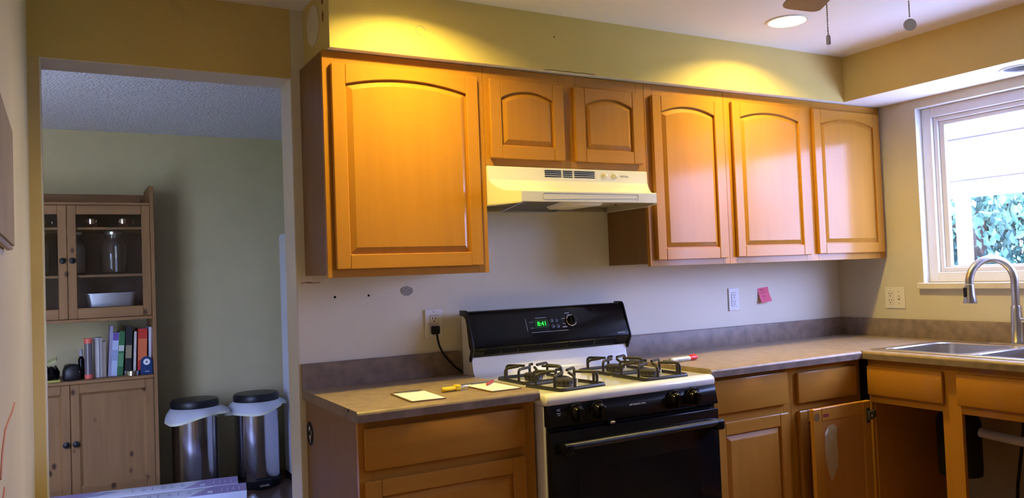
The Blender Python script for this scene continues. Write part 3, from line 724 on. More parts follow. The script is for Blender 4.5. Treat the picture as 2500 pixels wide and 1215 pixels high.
for (a, b) in ((0.880, 0.957), (0.986-0.02, 1.010), (1.020, 1.120)):
    for k in range(4):
        z = 1.717-k*0.0078
        box('vent_slot', (a, -0.3062, z-0.0038), (b, -0.300, z), 'dark_hole', hd)
for x in (1.172, 1.222):
    k = box('rocker_switch', (x-0.009, -0.312, 1.694), (x+0.011, -0.302, 1.711), 'almond', hd, 0.002)
    box('switch_key', (x-0.003, -0.3145, 1.698), (x+0.008, -0.310, 1.708), 'white_pl', k, 0.0015)
text('brand_lettering', 'NuTone', 0.012, 'grey_ink', hd, face_my(1.272, -0.3055, 1.702), 0.0003)
lp = MB(); lp.tube([(u, -0.4412, v) for u, v in rrect(0.783, 1.587, 1.233, 1.611, 0.008, 4)]+[(0.783+0.45, -0.4412, 1.595)], 0.0010, 6)
lp.build('lip_panel_edge', 'almond_d', hd)
MB().lathe([(0.003, 1.5735), (0.003, 1.570)], (1.15, -0.40, 0), 10).build('screw', 'dark_hole', hd)

# ------------------------------------------------------------------ gas range
G0, G1 = 0.6225, 1.3850
TZ = 0.898
rg = thing('gas_range', 'white and black freestanding gas range with four burners', 'range', ((G0+G1)/2, -0.35, 0))
box('body', (G0+0.001, -0.032, 0.03), (G1-0.001, -0.650, 0.860), 'porcelain', rg, 0.004)
for x in (G0+0.05, G1-0.05):
    for y in (-0.08, -0.60): MB().lathe([(0.018, 0.0), (0.018, 0.012), (0.01, 0.03)], (x, y, 0), 12).build('foot', 'black_pl', rg)
cp = [(-0.13, 0.861), (-0.668, 0.861), (-0.672, 0.866), (-0.673, 0.880), (-0.670, 0.889), (-0.662, 0.896), (-0.650, TZ+0.001), (-0.630, TZ), (-0.13, TZ)]
ck = MB()
def ckx(x, ins): return [(x, y if y > -0.64 else y+ins*0.6, z-ins*0.6 if z > 0.87 else z) for y, z in cp]
ck.loft([ckx(G0, 0.012), ckx(G0+0.004, 0.004), ckx(G0+0.012, 0), ckx(G1-0.012, 0), ckx(G1-0.004, 0.004), ckx(G1, 0.012)])
ck.build('cooktop', 'porcelain', rg, angle=50)
wp = [(-0.032, 0.8605), (-0.165, 0.8605), (-0.165, TZ+0.0005), (-0.142, 0.906), (-0.126, 0.925), (-0.119, 0.950), (-0.117, 0.986), (-0.095, 1.03), (-0.072, 1.146), (-0.032, 1.146)]
MB().loft([[(x, y, z) for y, z in wp] for x in (G0+0.001, G1-0.001)]).build('backguard', 'porcelain', rg, angle=50)
bp = [(-0.036, 1.166), (-0.088, 1.166), (-0.0975, 1.158), (-0.145, 1.030), (-0.1465, 1.020), (-0.121, 0.984), (-0.1175, 0.987), (-0.0955, 1.031), (-0.0725, 1.1475), (-0.036, 1.1475)]
MB().loft([[(x, y, z) for y, z in bp] for x in (G0-0.002, G1+0.001)]).build('control_panel', 'black', rg, 0.002, angle=25)
ec = [(-0.036, 1.172), (-0.092, 1.172), (-0.103, 1.162), (-0.150, 1.032), (-0.152, 1.018), (-0.124, 0.968), (-0.112, 0.968), (-0.110, 0.985), (-0.120, 1.0), (-0.126, 1.03), (-0.088, 1.135), (-0.070, 1.148), (-0.036, 1.15)]
for a, b in ((G0-0.010, G0-0.0022), (G1+0.0012, G1+0.009)):
    MB().loft([[(x, y, z) for y, z in ec] for x in (a, b)]).build('end_cap', 'black_m', rg, 0.002)
yb = lambda z: -0.145+(z-1.030)*0.0475/0.128
TL = 0.355
def on_panel(x, z, off=0.0006): return Matrix.Translation((x, yb(z)-off*0.94, z+off*0.34)) @ Matrix.Rotation(PI/2-TL, 4, 'X')
def pbar(name, x0, x1, z, h, m, off=0.0006):
    mm = MB().box((x0-(x0+x1)/2, -h/2, 0), (x1-(x0+x1)/2, h/2, 0.0006)); mm.xf(on_panel((x0+x1)/2, z, off)); return mm.build(name, m, rg)
pbar('display', 0.917, 0.985, 1.099, 0.036, 'display')
text('clock_digits', '8:41', 0.027, 'green_led', rg, on_panel(0.952, 1.0985, 0.0016))
mm = MB()
pbar('printed_line', 0.925, 0.980, 1.1235, 0.0020, 'grey_ink'); pbar('printed_line', 0.895, 1.075, 1.066, 0.0016, 'grey_ink')
mm = MB().box((-0.0008, -0.026, 0), (0.0008, 0.026, 0.0006)).xf(on_panel(0.877, 1.099) ); mm.build('printed_line', 'grey_ink', rg)
for k, (x, z) in enumerate([(0.896, 1.108), (0.906, 1.108), (0.898, 1.084), (0.908, 1.084)]): pbar('printed_mark', x-0.0035, x+0.0035, z, 0.0022, 'grey_ink')
for x, z in [(1.000, 1.110), (1.024, 1.110), (1.002, 1.086), (1.026, 1.086)]:
    MB().lathe([(0.0098, 0.0), (0.0098, 0.0012), (0.0085, 0.0016), (0.0001, 0.0016)], (0, 0, 0), 20).xf(on_panel(x, z, 0.0003)).build('touch_button', 'black_m', rg)
for x0, x1, z in [(1.052, 1.070, 1.114), (1.055, 1.068, 1.094), (1.050, 1.073, 1.080), (1.064, 1.067, 1.086), (1.075, 1.097, 1.136), (1.087, 1.094, 1.128)]: pbar('printed_mark', x0, x1, z, 0.0022, 'white_ink')
kn = MB().lathe([(0.024, 0.0), (0.024, 0.004), (0.020, 0.006), (0.018, 0.022), (0.016, 0.024), (0.0002, 0.024)], (0, 0, 0), 28).xf(on_panel(1.098, 1.104, 0.0))
kb = kn.build('oven_knob', 'black', rg)
MB().lathe([(0.0245, 0.0035), (0.0255, 0.005), (0.0245, 0.0065), (0.0225, 0.0065), (0.0225, 0.0035)], (0, 0, 0), 28, cap0=False, cap1=False).xf(on_panel(1.098, 1.104, 0.0)).build('chrome_ring', 'chrome', kb)
MB().box((-0.004, -0.016, 0.0242), (0.004, 0.016, 0.031)).xf(on_panel(1.098, 1.104, 0.0)).build('grip', 'black', kb, 0.002)
text('brand_lettering', 'HOTPOINT', 0.0085, 'white_ink', rg, on_panel(1.345, 1.037, 0.0012))
for a, b in ((0.672, 0.742), (0.750, 0.822), (0.830, 1.060), (1.068, 1.200), (1.208, 1.310)):
    MB().loft([[(x, y, z) for y, z in [(-0.1452, 1.0165), (-0.1290, 0.9935), (-0.1275, 0.9945), (-0.1437, 1.0175)]] for x in (a, b)]).build('vent_slot', 'dark_hole', rg)
    MB().tube([(a, -0.1458, 1.0178), (b, -0.1458, 1.0178)], 0.0009, 5).build('slot_edge', 'black_m', rg)
# front controls
fp = [(-0.640, 0.8605), (-0.667, 0.8605), (-0.670, 0.857), (-0.683, 0.792), (-0.680, 0.788), (-0.640, 0.788)]
MB().loft([[(x, y, z) for y, z in fp] for x in (G0+0.003, G1-0.003)]).build('knob_panel', 'black', rg, 0.0015)
TF = 0.197
yf = lambda z: -0.670-(0.857-z)*0.013/0.065
def on_front(x, z, off=0.0005): return Matrix.Translation((x, yf(z)-off, z)) @ Matrix.Rotation(PI/2+TF, 4, 'X')
for x in (0.738, 0.828, 1.173, 1.262):
    z = 0.828
    k = MB().lathe([(0.034, 0.0), (0.033, 0.004), (0.026, 0.007), (0.0245, 0.020), (0.022, 0.024), (0.0002, 0.024)], (0, 0, 0), 28).xf(on_front(x, z, 0)).build('burner_knob', 'black', rg)
    MB().box((-0.006, -0.024, 0.021), (0.006, 0.024, 0.035)).xf(on_front(x, z, 0)).build('grip', 'black', k, 0.002)
    for q in range(7):
        a = math.radians(40+q*40)
        MB().box((-0.0010, -0.002, 0), (0.0010, 0.002, 0.0006)).xf(on_front(x, z, -0.0055) @ Matrix.Translation((0.0295*math.sin(a), 0.0295*math.cos(a), 0.006+0.0)) @ Matrix.Rotation(-a, 4, 'Z')).build('tick', 'grey_ink', k)
    MB().box((-0.013, -0.001, 0), (0.001, 0.001, 0.0005)).xf(on_front(x, z+0.0365)).build('printed_mark', 'white_ink', rg)
    MB().box((0.003, -0.003, 0), (0.008, 0.003, 0.0005)).xf(on_front(x-0.004, z+0.0360)).build('printed_mark', 'grey_ink', rg)
text('panel_lettering', 'self cleaning oven', 0.0105, 'white_ink', rg, on_front(1.003, 0.829, 0.0008))
for z, w_, h in ((0.846, 0.007, 0.0022), (0.8415, 0.007, 0.0022), (0.833, 0.009, 0.002), (0.827, 0.005, 0.005)):
    MB().box((-w_, -h/2, 0), (w_, h/2, 0.0005)).xf(on_front(0.668, z)).build('printed_mark', 'grey_ink', rg)
# oven door
box('oven_door', (G0+0.004, -0.652, 0.195), (G1-0.004, -0.684, 0.772), 'black', rg, 0.004, 2)
box('door_vent', (G0+0.01, -0.640, 0.7735), (G1-0.01, -0.668, 0.787), 'dark_hole', rg)
box('door_window', (G0+0.11, -0.6842, 0.30), (G1-0.11, -0.6852, 0.64), 'black', rg, 0.0004)
hb = MB(); hb.loft([[(x, -0.724+0.012*math.cos(q), 0.728+0.0125*math.sin(q)) for q in [i*2*PI/14 for i in range(14)]] for x in (0.655, 0.70, 1.31, 1.358)])
hbo = hb.build('door_handle', 'black_m', rg)
for x0, x1 in ((0.648, 0.690), (1.322, 1.364)):
    MB().box((x0, -0.684, 0.700), (x1, -0.736, 0.738)).build('handle_mount', 'black', rg, 0.008, 2)
box('latch', (0.872, -0.662, 0.775), (0.892, -0.690, 0.783), 'steel', rg, 0.001)
box('storage_drawer', (G0+0.004, -0.652, 0.035), (G1-0.004, -0.682, 0.188), 'black', rg, 0.004)
# burners and grates
def burner(x, y, r):
    t = bpy.data.objects.new('burner', None); COL.objects.link(t); t.parent = rg; ORG[t] = ORG[rg]
    MB().lathe([(r+0.03, TZ+0.0006), (r+0.025, TZ+0.002), (r+0.006, TZ+0.0015)], (x, y, 0), 28).build('drip_ring', 'porcelain', t)
    MB().lathe([(r*0.8, TZ+0.001), (r, TZ+0.004), (r, TZ+0.020), (r*1.08, TZ+0.021), (r*1.08, TZ+0.025), (r*0.9, TZ+0.028), (0.001, TZ+0.029)], (x, y, 0), 28).build('burner_head', 'burner', t)
    for k in range(14):
        a = 2*PI*k/14
        MB().box((r-0.001, -0.0012, TZ+0.012), (r+0.0012, 0.0012, TZ+0.019)).xf(Matrix.Translation((x, y, 0)) @ Matrix.Rotation(a, 4, 'Z')).build('flame_port', 'dark_hole', t)
    MB().tube([(x+r+0.012, y-0.01, TZ+0.001), (x+r+0.012, y-0.01, TZ+0.022)], 0.0025, 8).build('igniter', 'white_pl', t)
BR = [(0.797, -0.298), (0.790, -0.530), (1.175, -0.312), (1.173, -0.538)]
for x, y in BR: burner(x, y, 0.036)
def fillet_path(pts, r, n=4):
    P = [Vector(p) for p in pts]; out = [P[0]]
    for a, b, c in zip(P[:-2], P[1:-1], P[2:]):
        u, v = (a-b).normalized(), (c-b).normalized(); rr = min(r, (a-b).length*0.49, (c-b).length*0.49)
        s, e = b+u*rr, b+v*rr
        for i in range(n+1):
            k = i/n; out.append((s*(1-k)+b*k)*(1-k)+(b*(1-k)+e*k)*k)
    out.append(P[-1]); return out
def make_grate(x, y, rot, label):
    t = thing('burner_grate', label, 'burner grate', (x, y, TZ), rot, 'cast iron burner grates', local=True)
    h = 0.102; z0 = 0.0068; zt_ = 0.054; r = 0.0053
    sq = fillet_path([(0, -h, z0), (h, -h, z0), (h, h, z0), (-h, h, z0), (-h, -h, z0), (0, -h, z0)], 0.018)
    MB().tube(sq, r*1.2, 8).build('frame_bar', 'iron', t)
    for k in range(4):
        m4 = Matrix.Rotation(k*PI/2, 4, 'Z')
        p = fillet_path([(h, h*0.62, z0), (h, h*0.62, zt_), (0.030, 0.022, zt_)], 0.016)
        MB().tube(p, r, 8).xf(m4).build('finger', 'iron', t)
        p = fillet_path([(h, -h*0.42, z0), (h, -h*0.42, zt_-0.006), (0.050, -0.024, zt_+0.001)], 0.014)
        MB().tube(p, r, 8).xf(m4).build('finger', 'iron', t)
    for k in range(4):
        a = PI/4+k*PI/2
        MB().lathe([(0.006, 0.0002), (0.006, 0.004)], (h*1.36*math.cos(a), h*1.36*math.sin(a), 0), 10).build('foot', 'iron', t)
    return t
make_grate(0.797, -0.298, 0.0, 'black grate over the left rear burner')
make_grate(0.790, -0.532, math.radians(8), 'black grate sitting askew over the left front burner')
make_grate(1.175, -0.312, 0.0, 'black grate over the right rear burner')
make_grate(1.173, -0.538, 0.0, 'black grate squarely over the right front burner')

# ------------------------------------------------------------------ outlets, cord, note
def outlet(label, mp, u, v, w_=0.072, h=0.114, kind='d', m='white_pl'):
    p = mp(u, v, 0)
    t = thing('wall_outlet', label, 'outlet', p, group='electrical outlets')
    MB().prism([(u-w_/2, v-h/2), (u+w_/2, v-h/2), (u+w_/2, v+h/2), (u-w_/2, v+h/2)], 0.0005, 0.006, mp).build('cover_plate', m, t, 0.0025)
    us = [u] if kind == 'd' else [u-0.024]
    for uu in us:
        MB().prism(rrect(uu-0.0178, v-0.0345, uu+0.0178, v+0.0345, 0.002, 2), 0.006, 0.0063, mp).build('insert_gap', 'dark_hole' if kind == 'd' else 'stain', t)
        for dv in (0.0168, -0.0168):
            q = v+dv
            rc = MB().prism(rrect(uu-0.0168, q-0.0164, uu+0.0168, q+0.0164, 0.0015, 2), 0.006, 0.0078, mp).build('receptacle', m, t)
            for du, hh in ((-0.0065, 0.009), (0.0065, 0.0075)):
                MB().prism([(uu+du-0.0013, q+0.001), (uu+du+0.0013, q+0.001), (uu+du+0.0013, q+0.001+hh), (uu+du-0.0013, q+0.001+hh)], 0.0077, 0.0081, mp).build('slot', 'dark_hole', rc)
            MB().prism([(uu+0.003*math.cos(a), q-0.007+0.003*math.sin(a)) for a in [i*PI/5 for i in range(10)]], 0.0077, 0.0081, mp).build('ground_hole', 'dark_hole', rc)
        for dv in (0.048, -0.048): MB().prism([(uu+0.003*math.cos(a), v+dv+0.003*math.sin(a)) for a in [i*PI/5 for i in range(10)]], 0.006, 0.0068, mp).build('screw', 'steel', t)
    if kind != 'd':
        q = u+0.024
        MB().prism([(q-0.006, v-0.012), (q+0.006, v-0.012), (q+0.006, v+0.012), (q-0.006, v+0.012)], 0.006, 0.0066, mp).build('switch_slot', 'stain', t)
        MB().prism([(q-0.004, v-0.002), (q+0.004, v-0.002), (q+0.003, v+0.006), (q-0.003, v+0.006)], 0.006, 0.014, mp).build('toggle', m, t)
        for dv in (0.03, -0.03): MB().prism([(q+0.003*math.cos(a), v+dv+0.003*math.sin(a)) for a in [i*PI/5 for i in range(10)]], 0.006, 0.0072, mp).build('screw', 'grey_ink', t)
    return t
outlet('white outlet beside the range with a black plug in its lower socket', MY(0), 0.513, 1.123, 0.078, 0.116)
outlet('white outlet on the backsplash wall beside the pink note', MY(0), 2.158, 1.142)
outlet('wide ivory outlet and switch plate on the window wall', lambda u, v, d: (XR-d, -u, v), 0.341, 1.115, 0.112, 0.110, 'ds', 'cream_pl')
cd = thing('power_cord', 'black range plug and cord hanging from the outlet', 'power cord', (0.513, -0.01, 1.09))
MB().loft([[(0.513+sx*a, y, 1.098+sz*b) for sx, sz in ((-1, -1), (1, -1), (1, 1), (-1, 1))] for y, a, b in ((-0.0078, 0.016, 0.016), (-0.022, 0.017, 0.017), (-0.034, 0.013, 0.014))]).build('plug', 'black_pl', cd, 0.003)
MB().tube([(0.515, -0.026, 1.084), (0.517, -0.028, 1.062), (0.522, -0.030, 1.035), (0.540, -0.030, 1.000), (0.560, -0.031, 0.975), (0.588, -0.034, 0.945), (0.612, -0.038, 0.925)], 0.0045, 8).build('cord', 'black_pl', cd)
nt_ = thing('sticky_note', 'bright pink sticky note curling off the wall', 'note', (2.375, 0, 1.15))
g = MB(); N = 8; vs = []
for j in range(N+1):
    k = j/N
    for i in range(5):
        vs.append((2.330+0.074*i/4+0.004*k, -0.001-0.022*k**1.7, 1.190-0.074*k+0.006*i/4))
g.add(vs, [(j*5+i, j*5+i+1, (j+1)*5+i+1, (j+1)*5+i) for j in range(N) for i in range(4)])
g.build('sheet', 'pink', nt_)
def note_line(x0, x1, z, amp, k):
    pts = []
    for i in range(14):
        x = x0+(x1-x0)*i/13; kk = (1.190-z)/0.074
        pts.append((x, -0.0018-0.022*max(kk, 0)**1.7, z+amp*math.sin(i*1.9+k)))
    MB().tube(pts, 0.0007, 4).build('handwriting', 'pink_d', nt_)
note_line(2.345, 2.372, 1.180, 0.003, 0); note_line(2.345, 2.392, 1.165, 0.004, 1); note_line(2.355, 2.376, 1.148, 0.003, 2); note_line(2.352, 2.385, 1.132, 0.001, 3)

# ------------------------------------------------------------------ things on the worktop
ZW = CZ+0.0005
def clipboard(label, x, y, rot):
    t = thing('clipboard', label, 'clipboard', (x, y, ZW), rot, 'clipboards on the worktop', local=True)
    MB().prism(rrect(-0.062, -0.112, 0.062, 0.112, 0.010), 0, 0.003, lambda u, v, d: (u, v, d)).build('board', 'clipboard', t)
    box('sheet', (-0.056, -0.107, 0.0031), (0.056, 0.090, 0.0040), 'paper', t)
    MB().loft([[(-0.030, 0.098, 0.0031), (0.030, 0.098, 0.0031), (0.030, 0.098, 0.0065), (-0.030, 0.098, 0.0065)], [(-0.036, 0.080, 0.0042), (0.036, 0.080, 0.0042), (0.036, 0.080, 0.0055), (-0.036, 0.080, 0.0055)]]).build('clip', 'steel', t, 0.0006)
    MB().tube([(-0.05, 0.104, 0.005), (0.05, 0.104, 0.005)], 0.0022, 8).build('clip_rod', 'steel', t)
    return t
clipboard('small clipboard with paper lying alone near the worktop edge', 0.238, -0.480, math.radians(-3))
clipboard('small clipboard with paper under the red pen', 0.524, -0.462, math.radians(2))
cu = thing('box_cutter', 'yellow utility tool with metal head between the clipboards', 'utility knife', (0.388, -0.449, ZW), math.radians(8), local=True)
MB().loft([[(x, w_*math.cos(q), 0.009+0.008*math.sin(q)) for q in [i*2*PI/12 for i in range(12)]] for x, w_ in ((-0.052, 0.006), (-0.046, 0.011), (-0.02, 0.012), (0.005, 0.010), (0.018, 0.012))]).build('handle', 'yellow', cu)
box('grip_tab', (0.000, -0.012, 0.001), (0.022, 0.012, 0.020), 'yellow', cu, 0.003)
MB().loft([[(x, w_*math.cos(q), 0.011+w_*0.8*math.sin(q)) for q in [i*2*PI/12 for i in range(12)]] for x, w_ in ((0.018, 0.009), (0.03, 0.010), (0.055, 0.006))]).build('metal_head', 'chrome', cu)
box('blade', (0.015, -0.016, 0.0004), (0.045, -0.010, 0.003), 'steel', cu)
pn = thing('pen', 'short red pen resting across the clipboard near the range', 'pen', (0.545, -0.415, ZW+0.0045), math.radians(48), local=True)
MB().tube([(-0.045, 0, 0.0052), (-0.040, 0, 0.0052), (0.040, 0, 0.0052), (0.046, 0, 0.0052)], [0.003, 0.005, 0.005, 0.004], 10).build('barrel', 'red_pen', pn)
MB().tube([(0.018, 0, 0.0108), (0.040, 0, 0.0108)], 0.0012, 6).build('pocket_clip', 'red_pen', pn)
mk = thing('marker_pen', 'white marker with red cap lying on the long worktop', 'marker', (1.505, -0.360, ZW), math.radians(3), local=True)
MB().lathe([(0.0085, -0.080), (0.0095, -0.077), (0.0095, 0.032)], (0, 0, 0.0097), 16, 'x').build('barrel', 'white_pl', mk)
MB().lathe([(0.0085, -0.082), (0.0097, -0.080), (0.0097, -0.072)], (0, 0, 0.0098), 16, 'x').build('end_plug', 'grey_ink', mk)
MB().lathe([(0.0108, 0.032), (0.0112, 0.036), (0.0105, 0.062), (0.007, 0.074), (0.003, 0.077)], (0, 0, 0.0113), 16, 'x').build('cap', 'red_pl', mk)
box('cap_clip', (0.036, -0.003, 0.0215), (0.070, 0.003, 0.0245), 'red_pl', mk, 0.001)
box('printed_band', (-0.045, -0.0099, 0.006), (0.020, -0.0094, 0.011), 'grey_ink', mk)

# ------------------------------------------------------------------ ceiling fan above the frame
HX, HY = 1.0, -1.69
fn = thing('ceiling_fan', 'taupe ceiling fan with hanging pull chains', 'ceiling fan', (HX, HY, CE))
MB().lathe([(0.075, CE-0.0005), (0.078, CE-0.02), (0.04, CE-0.05), (0.02, CE-0.055)], (HX, HY, 0), 28).build('canopy', 'white_pl', fn)
MB().lathe([(0.03, CE-0.05), (0.14, CE-0.09), (0.15, CE-0.15), (0.14, CE-0.21), (0.06, CE-0.225)], (HX, HY, 0), 32).build('motor_housing', 'white_pl', fn)
MB().lathe([(0.06, CE-0.22), (0.132, CE-0.235), (0.134, CE-0.275), (0.10, CE-0.292), (0.01, CE-0.295)], (HX, HY, 0), 32).build('switch_housing', 'white_pl', fn)
for k in range(5):
    a = math.radians(58+72*k)
    m4 = Matrix.Translation((HX, HY, 2.122)) @ Matrix.Rotation(a, 4, 'Z') @ Matrix.Rotation(math.radians(10), 4, 'X')
    pl = [(0.17, -0.048), (0.30, -0.056), (0.48, -0.060)]+arc(0.505, -0.030, 0.030, -PI/2, 0, 4)+arc(0.505, 0.030, 0.030, 0, PI/2, 4)+[(0.48, 0.060), (0.30, 0.056), (0.17, 0.048)]
    MB().prism(pl, -0.003, 0.003, lambda u, v, d: (u, v, d)).xf(m4).build('blade', 'blade', fn, 0.001)
    MB().box((0.12, -0.018, -0.008), (0.22, 0.018, -0.003)).xf(m4).build('blade_arm', 'white_pl', fn, 0.002)
def chain(x, y, ztop, zbot):
    n_ = int((ztop-zbot)/0.0055); pr = []
    for i in range(n_):
        z = ztop-i*0.0055; pr += [(0.0007, z), (0.0019, z-0.0014), (0.0019, z-0.0034), (0.0007, z-0.0048)]
    return MB().lathe(pr, (x, y, 0), 6)
c1x, c1y = 0.883, -1.66
chain(c1x, c1y, CE-0.255, 1.872).build('pull_chain', 'steel', fn)
MB().lathe([(0.002, 1.876), (0.0052, 1.872), (0.0055, 1.852), (0.003, 1.850)], (c1x, c1y, 0), 14).build('pull_knob', 'pull', fn)
c2x, c2y = 1.122, -1.72
chain(c2x, c2y, CE-0.255, 1.928).build('pull_chain', 'steel', fn)
vd = Vector((-0.7899-c2x, -2.9907-c2y, 0)).normalized(); ang = math.atan2(vd.y, vd.x)
MB().lathe([(0.012, -0.003), (0.0155, -0.002), (0.0155, 0.002), (0.012, 0.003)], (0, 0, 0), 24, 'x').xf(Matrix.Translation((c2x, c2y, 1.912)) @ Matrix.Rotation(ang+0.3, 4, 'Z')).build('pull_disc', 'pull', fn)

# ------------------------------------------------------------------ dining room: pine hutch
KX0, KX1, KM, KF, KB = -1.235, -0.293, -0.764, 2.380, 2.775
hu = thing('pine_hutch', 'knotty pine hutch with glass doors above and panel doors below', 'hutch', ((KX0+KX1)/2, 2.58, 0))
sp_ = [(KF, 0), (KB, 0), (KB, 1.945), (KF+0.05, 1.945), (KF+0.012, 1.935), (KF, 1.905)]
for a, b in ((KX0, KX0+0.022), (KX1-0.022, KX1)):
    MB().loft([[(x, y, z) for y, z in sp_] for x in (a, b)]).build('side_panel', 'pine_v', hu, 0.002)
xi0, xi1 = KX0+0.0225, KX1-0.0225
box('gallery_board', (xi0, KB-0.020, 1.833), (xi1, KB-0.002, 1.920), 'pine_h', hu)
box('top_board', (xi0, KF-0.004, 1.818), (xi1, KB-0.002, 1.833), 'pine_h', hu, 0.002)
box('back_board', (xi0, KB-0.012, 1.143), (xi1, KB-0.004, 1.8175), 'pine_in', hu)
for z in (1.402, 1.686): box('glass_cabinet_shelf', (xi0, KF+0.026, z-0.014), (xi1, KB-0.013, z), 'pine_h', hu)
box('inner_floor', (xi0, KF+0.026, 1.190), (xi1, KB-0.013, 1.205), 'pine_h', hu)
box('cabinet_floor', (xi0, KF-0.003, 1.124), (xi1, KB-0.002, 1.1425), 'pine_h', hu, 0.002)
box('base_top', (xi0, KF-0.012, 0.764), (xi1, KB-0.002, 0.784), 'pine_h', hu, 0.003)
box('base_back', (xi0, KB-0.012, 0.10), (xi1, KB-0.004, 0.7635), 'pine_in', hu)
box('base_floor', (xi0, KF+0.026, 0.08), (xi1, KB-0.013, 0.10), 'pine_h', hu)
box('plinth', (xi0, KF+0.02, 0.0), (xi1, KF+0.04, 0.0795), 'pine_h', hu)
def hutch_door(a, b, z0, z1, glass, knob_side):
    d = bpy.data.objects.new('glass_door' if glass else 'panel_door', None); COL.objects.link(d); d.parent = hu; ORG[d] = ORG[hu]
    s = 0.047; y0, y1 = KF+0.001, KF+0.022
    box('stile', (a, y0, z0), (a+s, y1, z1), 'pine_v', d, 0.003); box('stile', (b-s, y0, z0), (b, y1, z1), 'pine_v', d, 0.003)
    box('rail', (a+s, y0, z0), (b-s, y1, z0+0.062), 'pine_h', d, 0.003); box('rail', (a+s, y0, z1-0.055), (b-s, y1, z1), 'pine_h', d, 0.003)
    if glass: box('pane', (a+s, y0+0.009, z0+0.062), (b-s, y0+0.012, z1-0.055), 'pane', d)
    else:
        mp = map_y(KF+0.022)
        A = (a+s, b-s, z0+0.062, z1-0.055, 0)
        MB().loft([[mp(u, v, dd) for u, v in arch_outline(*A, ins=i)] for i, dd in ((0, 0.002), (0, 0.019), (0.012, 0.009), (0.02, 0.009))]).build('panel', 'pine_v', d, angle=12)
    kx = b-0.024 if knob_side > 0 else a+0.024
    kz = 1.487 if glass else 0.42
    MB().lathe([(0.006, KF+0.001), (0.006, KF-0.012), (0.017, KF-0.016), (0.018, KF-0.024), (0.010, KF-0.029), (0.0005, KF-0.030)], (kx, 0, kz), 18, 'y').build('knob', 'black_m', d)
for g_, z0, z1 in ((True, 1.1445, 1.8165), (False, 0.102, 0.7625)):
    hutch_door(xi0+0.001, KM-0.001, z0, z1, g_, 1); hutch_door(KM+0.001, xi1-0.001, z0, z1, g_, -1)

def mug(x, y, z, label, ha):
    t = thing('metal_mug', label, 'mug', (x, y, z), ha, 'metal mugs in the hutch', local=True)
    MB().lathe([(0.016, 0.0003), (0.024, 0.002), (0.033, 0.018), (0.036, 0.036), (0.035, 0.056), (0.033, 0.056), (0.033, 0.036), (0.028, 0.010), (0.001, 0.006)], (0, 0, 0), 24).build('cup', 'copper', t)
    MB().tube([(0.034, 0, 0.048), (0.050, 0, 0.050), (0.060, 0, 0.036), (0.052, 0, 0.018), (0.034, 0, 0.016)], 0.0035, 8).build('handle', 'copper', t)
mug(-0.632, 2.50, 1.6865, 'metal mug on the top glass shelf, left of the right-hand door', 2.6)
mug(-0.456, 2.50, 1.6865, 'metal mug on the top glass shelf with its handle toward the hutch side', 0.25)
mug(-0.895, 2.50, 1.6865, 'metal mug behind the left glass door of the hutch', 0.3)
def jar(x, y, z, label, r=0.075, h=0.245):
    t = thing('glass_jar', label, 'jar', (x, y, z), 0, 'glass jars in the hutch', local=True)
    MB().lathe([(0.001, 0.0004), (r*0.9, 0.0006), (r, 0.012), (r, h*0.68), (r*0.72, h*0.88), (r*0.62, h*0.90), (r*0.64, h), (r*0.60, h), (r*0.58, h*0.9), (r*0.68, h*0.86), (r*0.95, h*0.67), (r*0.95, 0.014), (0.001, 0.008)], (0, 0, 0), 28).build('jar_body', 'glass', t)
    MB().lathe([(r*0.66, h+0.0004), (r*0.67, h+0.003), (r*0.67, h+0.016), (r*0.6, h+0.018), (0.001, h+0.018)], (0, 0, 0), 28).build('lid', 'steel', t)
jar(-0.513, 2.52, 1.4025, 'large glass jar in the middle behind the right glass door')
jar(-0.735, 2.52, 1.4025, 'glass jar half hidden by the middle door stile')
jar(-0.925, 2.52, 1.4025, 'glass jar behind the left glass door')
pnn = thing('loaf_pan', 'shiny steel pan on the lowest glass shelf of the hutch', 'pan', (-0.535, 2.50, 1.2053))
pr = []
for ins, z in ((0.022, 1.2054), (0.014, 1.2085), (0.0, 1.284), (-0.004, 1.286), (-0.004, 1.289), (0.002, 1.289), (0.015, 1.212)):
    pr.append([(u, v, z+0.066*0) for u, v in rrect(-0.668+ins, 2.43+ins, -0.398-ins, 2.58-ins, 0.025, 4)])
MB().loft(pr).build('pan_body', mat('satin_aluminium', (0.62, 0.64, 0.70), 0.4, metal=1.0), pnn)

# open niche: books and small things
def book(label, x, w_, h, d, cover, rot=0.0, y=2.468, pages=True, extra=None):
    t = thing('book', label, 'book', (x, y, 0.7846), 0, 'books in the hutch niche', local=True)
    t.rotation_euler = (0, rot, 0)
    if rot: t.location.z += 0.5*w_*abs(math.sin(rot))
    cm = mat('book_cover', cover, 0.45)
    c = 0.0025
    m = MB().box((-w_/2, 0, 0), (w_/2, c, h)).box((-w_/2, c, 0), (-w_/2+c, d, h)).box((w_/2-c, c, 0), (w_/2, d, h))
    m.build('cover', cm, t)
    box('pages', (-w_/2+c, c+0.0005, 0.002), (w_/2-c, d-0.004, h-0.003), 'paper', t)
    if extra:
        for a, b, col in extra: box('spine_print', (-w_/2+0.0015, -0.0005, a*h), (w_/2-0.0015, 0.0, b*h), mat('spine_print', col, 0.5), t)
    return t
Sx = -0.07
book('thick white paperback beside the pink-capped bottle', -0.621, 0.030, 0.238, 0.15, (0.62, 0.60, 0.56))
book('grey paperback pressed between two pale books', -0.596, 0.015, 0.236, 0.15, (0.36, 0.34, 0.30))
book('small tan paperback with worn spine', -0.578, 0.018, 0.212, 0.14, (0.34, 0.27, 0.20))
book('tall lavender magazine leaning among the books', -0.553, 0.016, 0.304, 0.21, (0.34, 0.32, 0.44), 0.06)
